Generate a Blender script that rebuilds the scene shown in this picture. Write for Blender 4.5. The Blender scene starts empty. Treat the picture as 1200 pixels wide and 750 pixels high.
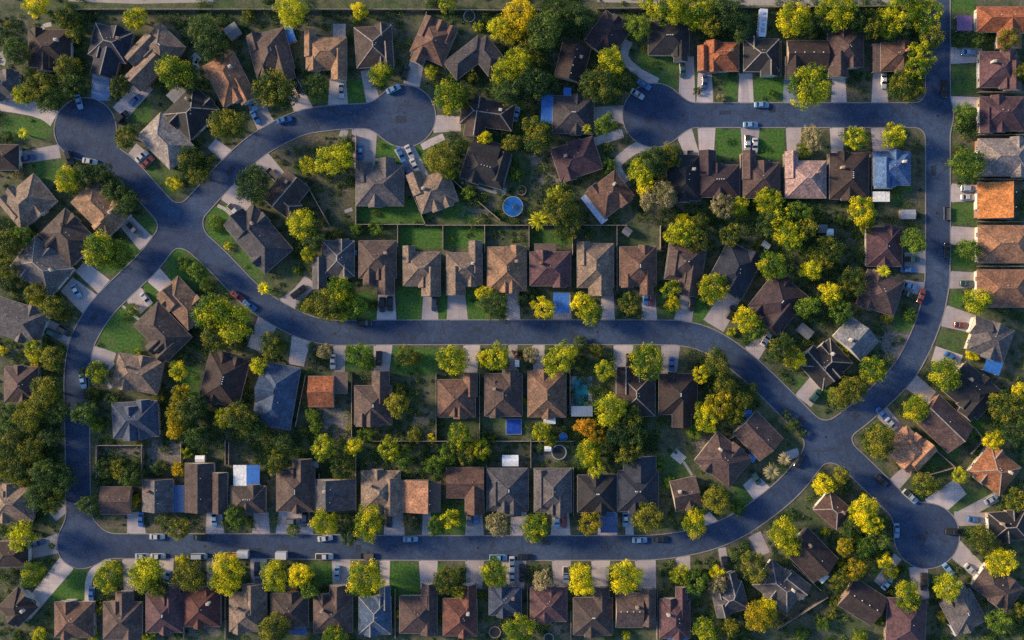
# A suburb seen straight down from the air, built object by object.
import bpy, math, random
import numpy as np
from mathutils import Vector

SUN_ELEV, SUN_PIC, SUN_E, SUN_ANG, SUN_COL = 20.0, 16.0, 4.6, 10.0, (1.0, .76, .46)
SKY_E, EXPOSURE = .145, .68
# ---------------------------------------------------------------- layout data (measured on the photograph, in its 1200x750 pixels)
ROADS = [  # polylines of the street centre lines
 [(1099,-60),(1099,120),(1099,300),(1096,345),(1085,385),(1066,425),(1046,450),(1010,483),(970,515),(930,565),(893,597),(858,619),(820,633),(770,641),(700,642),(480,642),(300,640),(150,640),(95,638)],
 [(95,638),(92,600),(91,520),(90,475),(90,440),(94,410),(102,389),(124,356),(170,311),(193,283),(225,248),(262,207),(285,184),(310,165),(350,145),(390,138),(430,136),(474,136)],
 [(100,151),(124,180),(150,200),(195,249),(215,265)],
 [(213,266),(230,283),(255,306),(291,343),(315,361),(350,380),(383,389),(420,390),(480,389.5),(760,389.5),(800,391),(825,397),(848,409),(876,430),(907,459),(945,497),(970,518)],
 [(975,520),(1000,541),(1040,580),(1066,606),(1086,628)],
 [(767,135),(830,135),(1099,135)],
]
BULBS = [(100,151,36),(474,136,36),(767,135,37),(95,638,27),(1086,628,38)]
ROAD_W = 28.0

# key|row|colour|cx,cy,angle|wings dx,dy,w,h,kind ; ...|flags
HOUSES = """
H1|TL|dbr|57,56,0|0,0,50,44,h;-4,12,20,30,y|c
H2|TL|nvy|127,58,14|0,-8,46,38,h;0,15,30,34,y|r
H3|TL|gtn|188,55,44|0,0,42,40,h;6,32,26,44,y;-14,18,20,40,y|v
H6|TL|trc|267,92,-27|0,0,40,54,h;9,20,18,30,y|
H7|TL|brn|317,63,-15|0,-2,46,50,h;10,14,22,40,y;-14,-18,16,20,y|
H8|TL|tan|382,62,0|0,0,48,38,h;-19,-12,13,32,y;15,14,18,36,y;15,-27,15,16,f:gry|
H9|TL|gbr|438,54,-4|0,0,44,48,h;14,12,15,32,y|r
H10|TL|rbr|508,48,24|0,0,42,44,h;-14,-12,13,26,y;0,-14,13,24,y;14,-14,12,22,y;-8,22,16,20,y|
H11|TL|gnv|557,66,-38|-8,-5,52,26,h;12,8,28,40,h|
H18|UR|chr|784,46,0|0,-2,48,40,h;14,14,16,24,y|v
H19|UR|trr|844,66,0|2,0,40,34,h;-20,2,12,30,y|
H20|UR|chr|893,66,0|0,-2,42,38,h;9,14,20,18,y|r
H21|UR|dbr|945,67,0|2,-3,48,34,x;-14,12,20,26,y|v
H22|UR|pbr|992,60,0|0,-4,42,44,h;-9,16,22,30,y|
H23|UR|rbr|1047,66,0|5,0,38,34,h;-17,1,12,34,f:brn|
H24|RC|trr|1172,26,0|8,-4,68,30,h;12,12,28,36,y;-40,0,18,18,f:pur|
H25|RC|plm|1171,81,0|0,0,44,42,h;16,8,20,34,y|
H26|RC|plm|1175,133,0|0,0,52,40,h;-18,8,16,30,y|
H27|RC|lgr|1178,184,0|0,0,62,44,h|
H28|RC|org|1166,235,0|-2,0,36,42,l;14,7,16,30,f:brn|
H29|RC|trc|1178,286,0|0,0,62,44,h|
H30|RC|trc|1177,338,0|0,0,62,44,h|
H31|RC|gry|1160,398,20|2,0,46,40,h;-14,-10,22,22,x;16,26,20,20,f:blu|
H39|UC|chr|800,208,0|2,0,40,54,h|
H32|UB|dpl|843,205,0|0,7,48,38,h;-14,-14,20,30,y|v
H33|UB|pbr|892,205,0|1,6,43,42,h;-14,-12,15,34,y|
H34|UB|pnk|945,205,0|0,5,48,44,h;-17,-12,15,32,y|
H35|UB|dbr|996,206,0|0,0,46,54,h|v
H36|UB|blb|1046,199,0|0,-2,44,40,h;-10,4,22,36,y;-12,31,20,12,f:wht|
H37|H37|plm|1037,289,0|0,0,42,46,h|
H38|H38|pbr|1033,343,18|0,0,46,44,h|
H13|H13|dpl|713,40,36|0,0,38,44,h|
H14|H14|dbr|671,73,14|0,0,34,42,y|v
H15|H15|gnv|668,134,2|4,0,48,44,h;-26,-6,16,34,f:blu;-4,-26,9,12,f:blu|v
H16|H16|plm|676,186,-18|0,0,52,40,h|
H17|H17|rbr|713,229,-38|2,0,44,38,h;-22,2,10,40,f:lbl|
H12a|H12a|dbr|571,133,8|0,0,62,32,h;-12,14,24,30,y|r
H12b|H12b|chr|569,197,16|0,0,52,38,h;-6,-20,34,24,x;16,-6,18,36,y|v
H4|H4|chr|224,131,44|0,0,44,50,h;-26,-4,20,22,f:gry|r
H5|H5|lgr|193,165,45|0,0,56,40,h|
C1|C1|gbr|335,226,-50|0,0,44,36,x;-10,8,22,32,h|r
C2|C2|slt|301,277,49|4,0,70,44,h;-24,6,24,30,x|
Q1|Q1|gry|445,216,0|0,1,56,48,h;8,-18,20,26,y;-18,-14,18,24,y|
Q2|Q2|gtn|509,224,-20|0,0,46,40,h;-16,-16,18,26,y;-4,14,12,18,y;10,14,12,18,y|
M2|MA|slt|392,308,0|4,-5,38,42,h;-18,12,16,38,y|r
M3|MA|brn|442,310,0|0,-6,44,44,h;10,18,20,34,y;-9,12,15,24,y|
M4|MA|gtn|494,316,0|0,-1,44,40,h;11,14,22,34,y;-15,-18,14,20,y|
M5|MA|gtn|544,313,0|0,2,42,38,h;13,-12,15,38,y;-10,16,22,34,y|
M6|MA|tan|594,315,0|0,0,46,52,h;6,18,16,22,y|
M7|MA|plm|645,313,0|0,2,48,40,h;-6,-18,26,20,f:brn;13,42,19,24,f:blu|
M8|MA|gtn|698,313,0|0,-2,43,52,h;6,16,28,36,y;-14,-16,14,28,y|
M9|MA|rbr|748,314,0|0,-2,43,46,h;10,17,15,30,y|v
M10|MA|brn|803,312,8|0,-4,44,44,h;8,16,22,36,y;-12,-2,18,30,y|v
M11|MA|nvy|862,316,28|0,0,46,54,h;4,14,24,30,y|
M12|M12|dpl|913,353,38|0,0,50,52,h;10,14,26,36,y|v
M13|M13|bgr|1004,397,-48|0,0,32,44,x|
M14|M14|chr|969,427,-42|0,0,48,40,h;-8,-4,24,46,y|r
B1|LB|tan|214,355,48|0,0,56,34,h;-14,6,22,26,x|
B2|LB|gbr|190,388,46|0,0,58,40,h;6,14,14,26,y;20,12,14,28,y|
B3|LB|gtn|161,438,11|0,0,54,40,h|
B4|LB|dbl|158,492,-3|0,0,54,42,h;-4,4,22,40,y|
B5|B5|dbr|262,445,14|0,0,48,58,h;-6,-20,14,24,y;10,-18,14,24,y|v
B6|MB|blu|323,464,10|0,0,46,74,h;-12,-6,22,36,x|
S1|MB|trr|381,457,0|-5,2,30,36,x;17,-8,18,26,f:brn|
S2|MB|brn|437,470,0|0,5,44,46,h;9,-16,20,38,y;-2,18,22,24,y|v
S3|MB|rbr|537,465,0|-2,2,44,44,h;14,-14,16,28,y;-4,14,14,18,y|
S4|MB|brn|590,463,0|0,0,44,50,h;-10,-2,14,30,y;8,-16,18,28,y|
S5|MB|tan|641,462,0|0,0,45,54,h|
S6|MB|dbr|743,460,0|2,2,46,52,h;-10,-14,20,32,y|r
S7|MB|dbr|795,466,0|0,-4,45,48,h;4,18,22,34,y|v
S8|S8|pbr|889,511,46|0,0,46,38,x|
S9|S9|pbr|848,539,38|0,0,52,44,h|
S10|S10|brn|804,579,-12|0,0,31,36,x;2,10,12,20,y|
N1|LC|gtn|14,590,0|0,0,48,42,h;-8,-6,16,18,y|
N2|BA|pbr|135,587,0|0,0,36,32,x|
N3|BA|gry|190,581,0|-6,0,36,38,y;18,4,14,32,f:dbl|
N4|BA|brn|241,572,0|-8,0,34,58,y;16,6,18,48,y|
N5|BA|gbr|290,586,0|0,0,42,32,h;-2,-28,31,25,f:hlf|v
N6|BA|brn|346,571,0|0,4,45,50,h;8,-20,22,26,y|v
N7|BA|slt|393,580,0|0,0,47,36,l2|
N8|BA|gtn|446,574,0|0,2,46,48,h;12,8,22,44,y|
N9|BA|otn|493,582,0|-7,0,32,38,l;16,1,15,36,f:brn|
N10|BA|rbr|545,574,0|0,-8,44,36,x;11,12,22,34,y|
N11|BA|slt|595,574,0|0,0,48,50,h;7,16,18,30,y;-14,4,16,28,y|v
N12|BA|gry|648,575,0|0,0,44,52,h;8,18,18,26,y;-14,-2,14,44,y|
N13|BA|chr|700,582,0|0,-3,46,44,h;14,26,20,34,f:dbl|v
N14|BA|nvy|748,568,0|0,8,48,48,h;2,-18,38,30,y|v
O0|O0|dbr|20,712,45|0,0,34,34,h|
O00|O00|dbr|12,650,0|0,0,40,30,h|
O1|BB|rbr|86,727,0|0,0,46,42,h|
O2|BB|brn|143,724,0|0,4,46,44,h;2,-14,20,32,y|
O3|BB|plm|192,715,0|0,4,44,46,h;8,-14,20,32,y|v
O4|BB|mar|236,712,0|0,0,44,46,h|
O5|BB|gtn|290,714,0|0,4,44,46,h;6,-12,24,34,y|
O6|BB|gbr|339,716,0|0,0,44,40,h;10,20,19,18,f:dbl|
O7|BB|brn|390,715,0|0,5,46,44,h;6,-14,20,30,y|
O8|BB|blu|439,717,0|0,5,38,44,h;12,-16,12,28,y|r
O9|BB|pbr|490,715,0|0,6,44,44,h;13,-16,18,30,y|
O10|BB|rrd|541,716,0|-2,8,40,44,h;8,-18,18,26,y|
O11|BB|dbl|592,705,0|0,0,38,34,h;-4,-8,14,20,y|
O12|BB|plm|643,709,0|0,0,43,40,h|
O13|BB|gbr|695,718,0|0,5,46,44,h;10,-16,18,28,y|v
O14|BB|brn|744,714,0|-6,2,32,40,x;16,-2,16,44,y|v
O15|BB|plm|791,720,0|0,6,36,46,h;8,-14,14,36,y;4,30,24,10,f:blu|
O16|O16|slt|855,700,-14|0,2,38,34,h;6,-14,16,28,y|r
O17|O17|gnv|914,687,38|0,0,52,38,h;14,-12,30,22,x|r
O18|O18|dbr|951,651,46|0,0,52,40,x;26,8,16,12,f:wht|
O19|O19|rbr|977,598,40|0,0,36,30,h|r
O20|O20|dbr|1012,706,32|0,0,46,38,x|v
O21|O21|plm|1063,728,3|0,2,46,56,h;-2,-20,16,26,y|
O22|O22|gry|1130,718,-28|0,0,40,42,h;4,-16,24,32,y;-16,14,12,14,f:wht|v
O23|O23|brn|1170,689,36|0,0,52,34,h|
O24|O24|chr|1182,617,-4|0,0,44,34,h|r
O25|O25|otr|1167,551,38|0,0,46,42,h|r
O26|O26|otn|1066,528,44|0,0,44,38,h;14,-6,20,34,y|
O27|O27|pbr|1107,497,44|0,0,56,42,x|r
O28|O28|chr|1140,458,40|0,0,54,44,h;12,14,20,30,y|
W1|W1|gtn|31,236,-40|0,0,54,42,h;-6,-8,12,34,y;-20,-8,12,30,y|
W2|LC|tan|117,244,45|0,0,60,40,h;14,-8,22,36,y|
W3|LC|gbr|79,278,45|0,0,54,44,h;-8,10,16,30,y|
W4|LC|gry|48,313,40|0,0,60,46,h|r
W5|LC|gry|16,375,18|0,0,72,42,h|
W6|LC|pbr|24,451,0|0,0,40,42,h|
W7|W7|dbr|4,184,0|0,0,34,30,h|
W8|W8|gry|4,100,0|0,0,34,34,h|
"""
# where a row counts from and how its houses are named
ROW_NAMES = {
 'TL': ('from left in top left row', 'x'), 'UR': ('from left above upper right street', 'x'),
 'UB': ('from left below upper right street', 'x'), 'RC': ('from top at right edge', 'y'),
 'MA': ('from left above middle street', 'x'), 'MB': ('from left below middle street', 'x'),
 'BA': ('from left above bottom street', 'x'), 'BB': ('from left below bottom street', 'x'),
 'LC': ('from top outside left street', 'y'), 'LB': ('from top inside left street', 'y'),
}
CUSTOM = {  # key: how to find it
 'H39': 'house under trees below upper right cul-de-sac', 'H37': 'upper house inside right street bend', 'H38': 'lower house inside right street bend',
 'H13': 'house between trees above upper right cul-de-sac', 'H14': 'slim house among woods left of upper right cul-de-sac',
 'H15': 'house with bright blue lean-to at upper right cul-de-sac', 'H16': 'house above the one with light blue patio',
 'H17': 'house with light blue patio strip', 'H12a': 'long house right of upper middle cul-de-sac', 'H12b': 'house right above round blue pool',
 'H4': 'house between upper left cul-de-sac and curved road', 'H5': 'house on point between upper left junction roads',
 'C1': 'house inside curve below curved road', 'C2': 'long house at upper left crossroads',
 'Q1': 'wide house straight below upper middle cul-de-sac', 'Q2': 'house below upper middle cul-de-sac next to its cars', 'M12': 'house at right end above middle street', 'M13': 'pale gabled house inside right street curve',
 'M14': 'house on corner above right crossroads', 'B5': 'house behind big tree inside left block',
 'S8': 'house on corner left of right crossroads', 'S9': 'house between corner house and narrow house',
 'S10': 'narrow house at right end above bottom street', 'O0': 'house on long driveway at bottom left cul-de-sac',
 'O00': 'house left of bottom left cul-de-sac', 'O16': 'house right of bottom row', 'O17': 'house behind bottom street bend',
 'O18': 'house with white patio beside bottom right woods', 'O19': 'small house below right crossroads', 'O20': 'house left below bottom right cul-de-sac',
 'O21': 'house straight below bottom right cul-de-sac', 'O22': 'house right below bottom right cul-de-sac', 'O23': 'house in bottom right corner',
 'O24': 'house right of bottom right cul-de-sac', 'O25': 'house with white ridges at right edge', 'O26': 'house right of right crossroads',
 'O27': 'second house from right crossroads on right', 'O28': 'third house from right crossroads on right', 'W1': 'house at left below upper left cul-de-sac',
 'W7': 'house at left edge beside upper left cul-de-sac', 'W8': 'house at left edge above upper left cul-de-sac',
}
GROUND = [  # lawn, dry grass, bare dirt : kind,x0,y0,x1,y1,amount
 ('L',0,133,62,166,.7),('L',35,185,78,215,.6),('L',165,190,215,232,.5),('L',150,115,180,148,.6),('L',160,250,190,286,.6),('L',115,283,168,322,.8),
 ('L',195,288,245,340,.9),('L',165,325,205,362,.8),('L',116,360,168,414,1),('L',205,425,235,470,.8),('L',240,238,278,292,.8),('L',255,292,310,345,.6),
 ('L',405,93,430,121,.9),('L',355,95,388,123,.7),('L',440,163,476,206,1),('L',480,165,502,203,.9),('L',418,232,503,262,.9),('L',468,265,518,292,1),
 ('L',520,265,568,292,.9),('L',465,333,497,376,1),('L',511,345,527,376,1),('L',546,332,572,376,.9),('L',415,340,443,376,.8),('L',620,268,672,290,.7),
 ('L',515,238,560,262,.7),('L',724,266,775,290,.35),('L',745,58,796,107,.6),('L',845,84,867,119,.7),('L',882,88,922,119,.9),('L',837,150,871,187,.9),
 ('L',888,150,921,187,1),('L',1113,73,1149,113,.6),('L',1113,-5,1145,16,.8),('L',1113,235,1147,266,.6),('L',1113,288,1147,317,.7),('L',1113,340,1132,362,.7),
 ('L',1095,384,1142,416,.45),('L',1044,366,1082,396,.6),('L',1060,505,1130,562,.5),('L',1110,568,1162,602,.5),('L',457,405,516,442,.7),('L',400,405,438,436,.8),
 ('L',805,345,842,380,.8),('L',58,664,102,708,1),('L',455,658,492,702,.95),('L',510,658,520,690,.9),('L',545,658,553,686,.9),('L',365,659,396,686,.8),
 ('L',858,568,892,602,.6),('L',1065,228,1085,262,.2),('L',-5,3,700,12,.5),('L',1042,214,1072,246,.6),('L',1060,270,1088,300,.7),('L',580,180,615,215,.6),
 ('L',760,530,812,580,.5),('L',1135,490,1155,520,.9),('L',520,485,600,520,.4),('L',770,658,860,690,.3),('L',1020,655,1048,690,.5),('L',960,450,985,470,.8),
 ('L',500,590,566,628,.8),('L',575,600,600,626,.5),('L',925,515,952,535,.3),('L',1038,455,1060,478,.5),('L',745,100,770,118,.4),('L',210,285,245,320,.8),
 ('L',690,655,730,690,.3),('L',640,330,650,372,.5),('L',770,345,795,374,.6),('L',930,440,945,460,.6),('L',1125,15,1148,60,.4),('L',900,250,960,300,.3),
 ('D',318,155,412,196,.9),('D',360,195,416,262,.55),('D',100,603,153,623,.7),('D',172,603,246,624,.7),('D',262,608,300,627,.6),('D',1038,535,1062,562,.7),
 ('D',995,548,1032,582,.6),('D',985,92,1023,119,.7),('D',1054,224,1083,278,.6),('D',735,236,805,263,.8),('D',265,518,305,548,.7),('D',355,400,395,436,.6),
 ('D',790,405,850,420,.6),('D',575,655,660,690,.4),('D',0,425,45,445,.3),('D',520,5,700,14,.5),('D',700,-5,1080,6,.6),('D',1113,156,1150,170,.7),('D',905,690,975,735,.6),
 ('D',600,265,622,300,.4),('D',240,540,330,560,.4),('D',985,235,1060,265,.4),('D',240,-3,690,4,.5),
 ('B',620,178,662,236,.7),('B',540,238,580,258,.5),('B',370,478,413,518,.85),('B',170,515,216,545,.8),('B',1030,388,1072,422,.9),('B',55,488,84,545,.6),
 ('B',112,520,165,535,.8),('B',875,620,910,655,.6),('B',1010,118,1024,150,.5),('B',430,525,460,560,.7),('B',620,510,670,545,.5),('B',810,510,840,535,.6),
 ('B',455,655,457,660,.2),('B',640,715,670,748,.5),('B',560,725,590,750,.5),('B',215,720,262,750,.5),('B',440,20,470,45,.5),('B',1040,590,1060,600,.2),
 ('B',95,520,110,620,.4),('B',305,225,330,245,.5),('B',1140,530,1160,545,.5),('B',955,255,1000,290,.4),('B',575,530,640,548,.4),('B',480,480,515,505,.5),
 ('B',985,320,1010,345,.2),('B',775,505,800,520,.3),('B',230,80,262,110,.3),('B',640,60,700,120,.2),('B',370,20,385,35,.4),('B',110,700,125,740,.4),
]
# driveways and aprons: path points then width
DRIVES = """
-20,118 40,128 64,139|17
118,86 118,118|19
172,98 140,133|20
18,186 70,177|14
174,189 155,174|15
148,260 172,286|18
94,312 122,336|17
78,333 106,357|22
48,378 88,400|15
198,340 174,316|18
172,361 152,340|20
134,421 106,413|15
341,97 357,131|18
396,92 396,124|19
429,82 438,122|13
490,68 482,100|16
297,116 312,148|18
248,168 268,184|14
306,185 327,207|16
291,244 264,222|20
427,198 427,150|24
494,210 472,170|19
520,160 494,172|8
540,145 508,145|17
737,48 731,66 745,82 770,97|10
805,66 805,122|16
826,82 826,122|16
874,86 874,122|15
926,84 926,122|14
983,88 983,122|15
1031,84 1031,122|16
828,180 828,148|17
879,180 879,148|18
930,180 930,148|15
981,180 981,148|14
1034,180 1034,148|22
814,190 800,150|16
733,214 722,194 744,174 762,170|12
697,166 730,156|10
695,134 730,134|17
1111,65 1151,65|16
1111,120 1150,120|12
1111,226 1148,226|18
1111,276 1148,276|18
1111,328 1148,328|17
1106,370 1142,380|21
1094,414 1126,424|16
1062,443 1092,466|17
1088,307 1060,307|22
1088,340 1058,334|13
1024,472 1056,508|14
1063,552 1042,574|14
1126,570 1092,596|22
1168,582 1124,606|12
1118,608 1160,608|14
1116,640 1152,674|18
1076,664 1080,702|18
1052,652 1028,684|10
364,328 351,344 334,358|17
453,344 453,377|19
504,345 504,377|16
535,343 536,377|20
601,342 601,377|14
659,343 659,377|18
712,344 712,377|14
760,343 761,377|15
807,342 800,378|17
858,346 836,382|24
896,394 880,416|17
299,410 314,376|20
347,428 353,396|18
398,436 398,402|12
447,436 449,402|18
551,438 553,402|16
601,440 601,402|9
631,437 631,402|12
728,434 731,402|19
784,438 786,402|18
959,446 941,470|20
878,562 896,582|20
916,536 936,530|9
158,600 160,628|18
251,600 252,628|18
306,600 306,628|17
345,600 345,628|36
462,598 462,629|20
500,600 500,629|9
556,600 556,630|18
608,600 609,630|18
657,600 657,630|19
712,600 712,630|19
737,600 738,630|8
826,604 842,624|14
152,692 152,652|14
195,692 195,652|14
250,690 250,652|14
303,692 303,652|16
399,692 400,652|18
451,692 451,652|10
502,690 502,654|18
556,690 556,654|18
602,690 602,654|24
658,690 658,654|18
703,692 704,654|18
759,692 756,654|20
802,668 800,652|14
851,678 846,642|8
896,650 884,626|14
36,646 70,636|18
26,724 78,660|17
103,704 106,674 128,654|8
62,606 82,588|12
872,92 874,120|8
"""
# vehicles: x,y,angle of the nose (degrees clockwise in the picture),kind,colour
CARS = """
92,119,75,s,lbl|158,117,-40,s,blu|143,137,-45,u,blk|32,185,-10,s,dbl|166,183,-42,s,wht|173,190,-42,s,red|105,189,10,s,wht|157,269,45,p,gry|89,341,60,s,lbl
62,391,25,u,dgn|75,388,30,u,blk|171,350,50,s,wht|97,447,80,s,lbl|296,121,65,s,lbl|299,137,60,s,blu|333,140,-15,s,blu|348,101,62,s,blk|400,106,90,s,wht|461,104,-25,s,lbl
475,85,-75,u,blk|422,178,90,s,blu|470,181,65,s,blu|480,178,65,s,wht|476,195,65,s,blu|486,194,65,s,wht|275,247,45,p,wht|605,134,-75,s,lbl|755,99,32,s,blu|747,110,32,s,slv
800,82,85,s,dgn|826,96,90,s,dbl|893,122.5,0,s,lbl|880,146,0,s,lbl|876,168,90,p,slv|885,170,90,s,wht|1036,95,90,s,wht|1136,61,0,s,lbl|1107,104,90,p,blk|1135,221,0,u,slv
1135,231,0,s,wht|1110,293,90,s,blk|1068,304,0,p,dgn|1064,316,0,s,blu|1066,335,15,s,lbl|1062,344,20,s,blk|1080,347,-70,s,red|1134,332,0,s,dgn|1127,381,5,s,mar|1115,419,40,s,blu
350,342,-38,p,blk|292,358,35,s,blu|278,347,35,s,mar|427,378.5,0,u,blk|448,357,90,u,blk|457,356,90,u,blk|509,356,90,u,nvy|811,356,95,u,blk|857,366,-65,u,blk|898,398,-55,s,wht
757,349,90,s,blu|764,350,90,s,mar|390,424,90,s,slv|444,420,90,u,blk|787,427,90,s,blu|737,423,90,u,blk|956,464,-50,u,dgn|1034,485,48,s,blu|1045,497,48,s,slv|1033,563,42,s,blk
1067,582,42,p,slv|937,540,-60,s,blk|886,560,60,u,dgn|1051,622,88,s,lbl|1118,623,0,p,blk|1143,609,5,s,blu|1138,668,45,s,wht|1112,668,52,s,lbl|1083,682,90,p,blk|1040,684,-50,s,lbl
1162,585,-30,s,slv|165,609,95,s,blu|184,629,0,s,wht|235,630,0,s,blk|251,609,90,s,lbl|167,652,0,s,slv|185,652,0,s,wht|233,652,0,v,slv|271,651,180,v,yel
380,652,0,p,wht|343,611,0,u,gry|357,609,90,u,nvy|381,631,-8,s,wht|456,609,90,v,blk|481,632,0,s,lbl|550,608,92,s,gry|558,606,88,s,blu|584,653.5,0,p,lbl|615,653,0,s,blk
600,661,90,s,wht|600,677,90,s,slv|612,672,90,p,blk|653,611,90,s,lbl|661,610,90,s,mar|663,674,90,p,wht|733,609,90,s,lbl|750,633,0,s,lbl|774,632,0,s,blk|301,668,90,s,nvy
302,684,90,s,gry|395,672,90,s,lbl|107,696,95,s,blu|196,678,100,s,lbl|850,661,78,s,blk|43,637,-15,s,dbl|81,185,70,u,blk
"""
BOXES = "284,650,180,wht|329,651.5,180,wht"  # box trucks
TRAILERS = "1110,250,90|430,651.5,0|319,204,45|809,184,90"
# trees: x,y,radius,leaf colour
TREES = """
42,5,14,Y|80,20,14,O|88,37,12,O|160,21,13,Y|28,112,12,G|48,100,18,O|58,115,16,D|78,80,15,O|87,97,14,D|140,102,12,O|204,82,20,G|220,95,14,D|20,60,16,D|5,45,10,D|238,33,15,D|246,52,18,D
343,14,16,G|421,12,11,Y|320,104,22,O|334,112,14,D|371,102,17,D|446,86,15,G|267,145,22,O|292,18,8,O|523,6,10,G|607,14,18,B|600,34,15,B|618,30,12,B|584,32,13,G|561,31,7,G|608,72,17,G
592,84,15,G|622,58,14,O|642,35,22,D|650,10,16,D|625,96,18,D|595,108,18,D|676,20,18,D|505,84,9,G|521,71,8,O|552,88,9,O|528,115,20,G|540,112,14,O|716,74,16,G|706,100,20,O|690,98,14,D|730,98,12,D
640,98,12,D|708,146,12,E|775,7,22,G|748,32,13,E|813,9,18,G|813,27,7,Y|833,28,12,O|850,14,18,D|866,30,16,D|929,22,17,Y|945,30,11,D|949,99,22,G|817,106,6,D|983,11,20,Y|1000,25,14,D|1018,30,14,O
1040,27,16,G|1060,9,18,G|1056,32,14,D|1085,19,18,G|1091,44,14,O|1080,62,14,G|1074,80,14,G|1056,99,18,O|1071,104,12,O|969,26,12,D|1124,48,9,D|1145,47,10,D|1182,46,12,O|1196,85,10,O|1130,131,13,E
19,202,8,P|79,210,15,Y|6,160,8,D|100,208,13,D|121,203,12,D|135,222,14,D|150,238,15,D|148,160,13,O|205,216,9,Y|222,188,17,O|234,206,12,O|119,293,19,G|140,299,17,E|10,286,14,O|25,276,12,E|38,282,9,E
8,315,12,O|298,216,20,D|390,188,18,G|403,180,13,G|361,194,10,Y|352,262,17,G|366,281,12,D|362,297,10,Y|418,269,9,E|441,269,9,E|396,276,9,O|567,162,10,Y|600,168,11,O|539,172,10,D|548,226,9,E|605,205,9,E|516,188,17,O|526,202,10,G|631,160,19,O|622,148,11,O
655,246,17,O|665,266,17,O|648,229,10,G|712,195,10,E|765,188,18,D|750,201,14,G|785,184,13,O|757,219,11,Y|761,234,13,P|779,229,15,P|803,273,15,G|800,257,8,Y|816,281,13,O|791,276,12,G|821,258,10,O
847,241,13,P|866,243,11,G|855,276,12,O|903,237,15,G|915,255,14,G|925,276,18,G|903,258,14,D|936,250,13,E|945,266,14,O|896,228,10,G|952,163,14,P|941,176,9,G|1002,162,13,G|1048,160,14,G|1044,153,8,Y
1133,195,20,E|1009,246,16,Y|1015,263,10,O|1070,282,14,E|968,292,18,O|985,258,8,D|1137,292,12,E|40,344,12,O|43,356,9,Y|62,358,14,O|76,369,9,O|3,410,7,Y|41,412,14,G|60,418,14,O|8,332,10,D|231,318,12,E
215,311,9,E|242,333,9,E|113,436,13,G|162,413,5,G|210,434,11,Y|249,367,22,G|273,378,20,G|254,397,17,O|401,343,18,G|384,356,17,O|416,358,13,E|362,359,10,O|348,318,6,E|320,405,15,O|303,429,12,G|380,412,10,P
420,415,14,E|431,427,9,E|475,417,12,O|567,344,10,Y|578,358,17,D|616,350,10,D|637,360,13,Y|681,356,13,Y|693,367,14,G|530,423,16,G|485,420,9,O|567,419,10,Y|584,418,14,G|605,415,6,M|623,415,10,P|655,422,18,G
681,403,9,D|678,421,9,D|710,434,13,G|699,411,9,O|738,356,14,O|785,339,11,G|789,357,9,Y|836,336,15,Y|874,374,15,Y|886,386,12,E|856,389,7,G|905,312,16,G|950,316,13,G|760,424,18,G|842,425,17,O|822,438,10,Y
918,410,17,O|931,419,12,Y|945,360,13,E|973,343,14,Y|1000,330,16,O|985,366,13,E|963,304,12,O|1145,352,18,G|988,411,8,Y|1025,433,17,G|1108,440,20,G|1140,414,8,Y|1066,369,9,E|1000,456,15,O|985,463,12,O|55,460,18,O
35,486,18,O|66,482,15,D|10,490,14,D|12,521,16,O|36,527,16,O|60,512,13,D|25,553,16,O|52,556,18,D|72,562,16,D|45,582,16,D|64,588,13,O|3,550,12,O|100,484,13,E|113,498,10,E|107,462,9,O|133,470,9,D
212,461,11,A|209,484,13,A|205,503,11,A|226,480,16,D|230,511,14,D|219,531,8,G|208,550,9,A|157,588,9,A|139,550,12,O|153,557,13,D|122,550,11,D|186,549,10,D|186,465,8,O|104,591,11,D|281,491,18,O|262,490,10,G
300,500,12,D|325,540,13,O|331,520,12,D|378,525,14,G|365,487,9,E|370,501,9,E|400,550,12,O|414,523,11,Y|431,510,10,E|465,474,14,O|469,457,9,O|455,526,13,G|470,537,12,E|537,510,14,G|545,533,12,O|562,525,11,Y
525,532,11,E|509,546,11,E|506,513,6,Y|615,470,5,G|635,505,11,Y|646,516,8,G|686,500,12,T|700,508,11,T|691,531,15,Y|698,548,10,G|485,511,9,O|716,480,17,G|735,490,18,O|725,506,16,D|746,511,13,D|735,531,13,O
828,490,15,Y|841,475,14,A|821,477,9,G|815,504,10,E|860,487,12,O|871,470,12,O|881,457,10,D|850,452,12,O|840,586,17,O|770,545,9,E|1074,480,16,Y|1028,517,17,O|1083,566,13,O|1125,558,10,G|1165,515,11,Y
1180,475,19,O|1190,502,17,D|1197,463,12,Y|1193,586,14,O|965,568,13,Y|1010,598,17,Y|1020,612,13,Y|27,627,14,G|38,673,15,G|128,675,16,G|171,671,19,G|186,688,12,O|223,674,16,O|214,659,9,Y|209,620,12,O
46,745,9,G|107,746,8,G|172,745,9,G|118,714,8,O|277,605,12,E|380,612,16,Y|432,614,18,Y|411,627,11,D|267,666,16,Y|264,684,16,Y|322,676,16,G|352,675,15,Y|362,690,12,E|428,678,20,Y|319,735,18,O|392,745,15,G
527,608,12,Y|511,616,11,E|583,615,14,P|628,620,18,G|692,614,13,A|480,611,9,P|524,680,15,O|537,692,10,O|580,672,15,G|636,680,12,P|683,679,17,Y|609,738,17,G|733,676,18,Y|758,608,17,O|815,611,15,Y
798,674,11,G|816,681,13,E|841,672,10,Y|842,686,11,P|883,664,16,O|917,625,16,Y|926,641,12,Y|888,724,16,A|898,714,11,Y|825,738,13,G|855,735,11,O|990,641,10,A|1003,668,12,A|984,681,11,O
1037,657,10,Y|1043,670,9,Y|1063,700,15,G|1112,688,16,G|1150,632,15,O|1172,658,16,Y|1170,729,14,E|1196,718,10,O|1015,642,12,E|1030,633,12,D|1000,618,11,D|965,732,8,E|1008,746,9,G|940,743,9,E|985,558,11,O
"""
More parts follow.
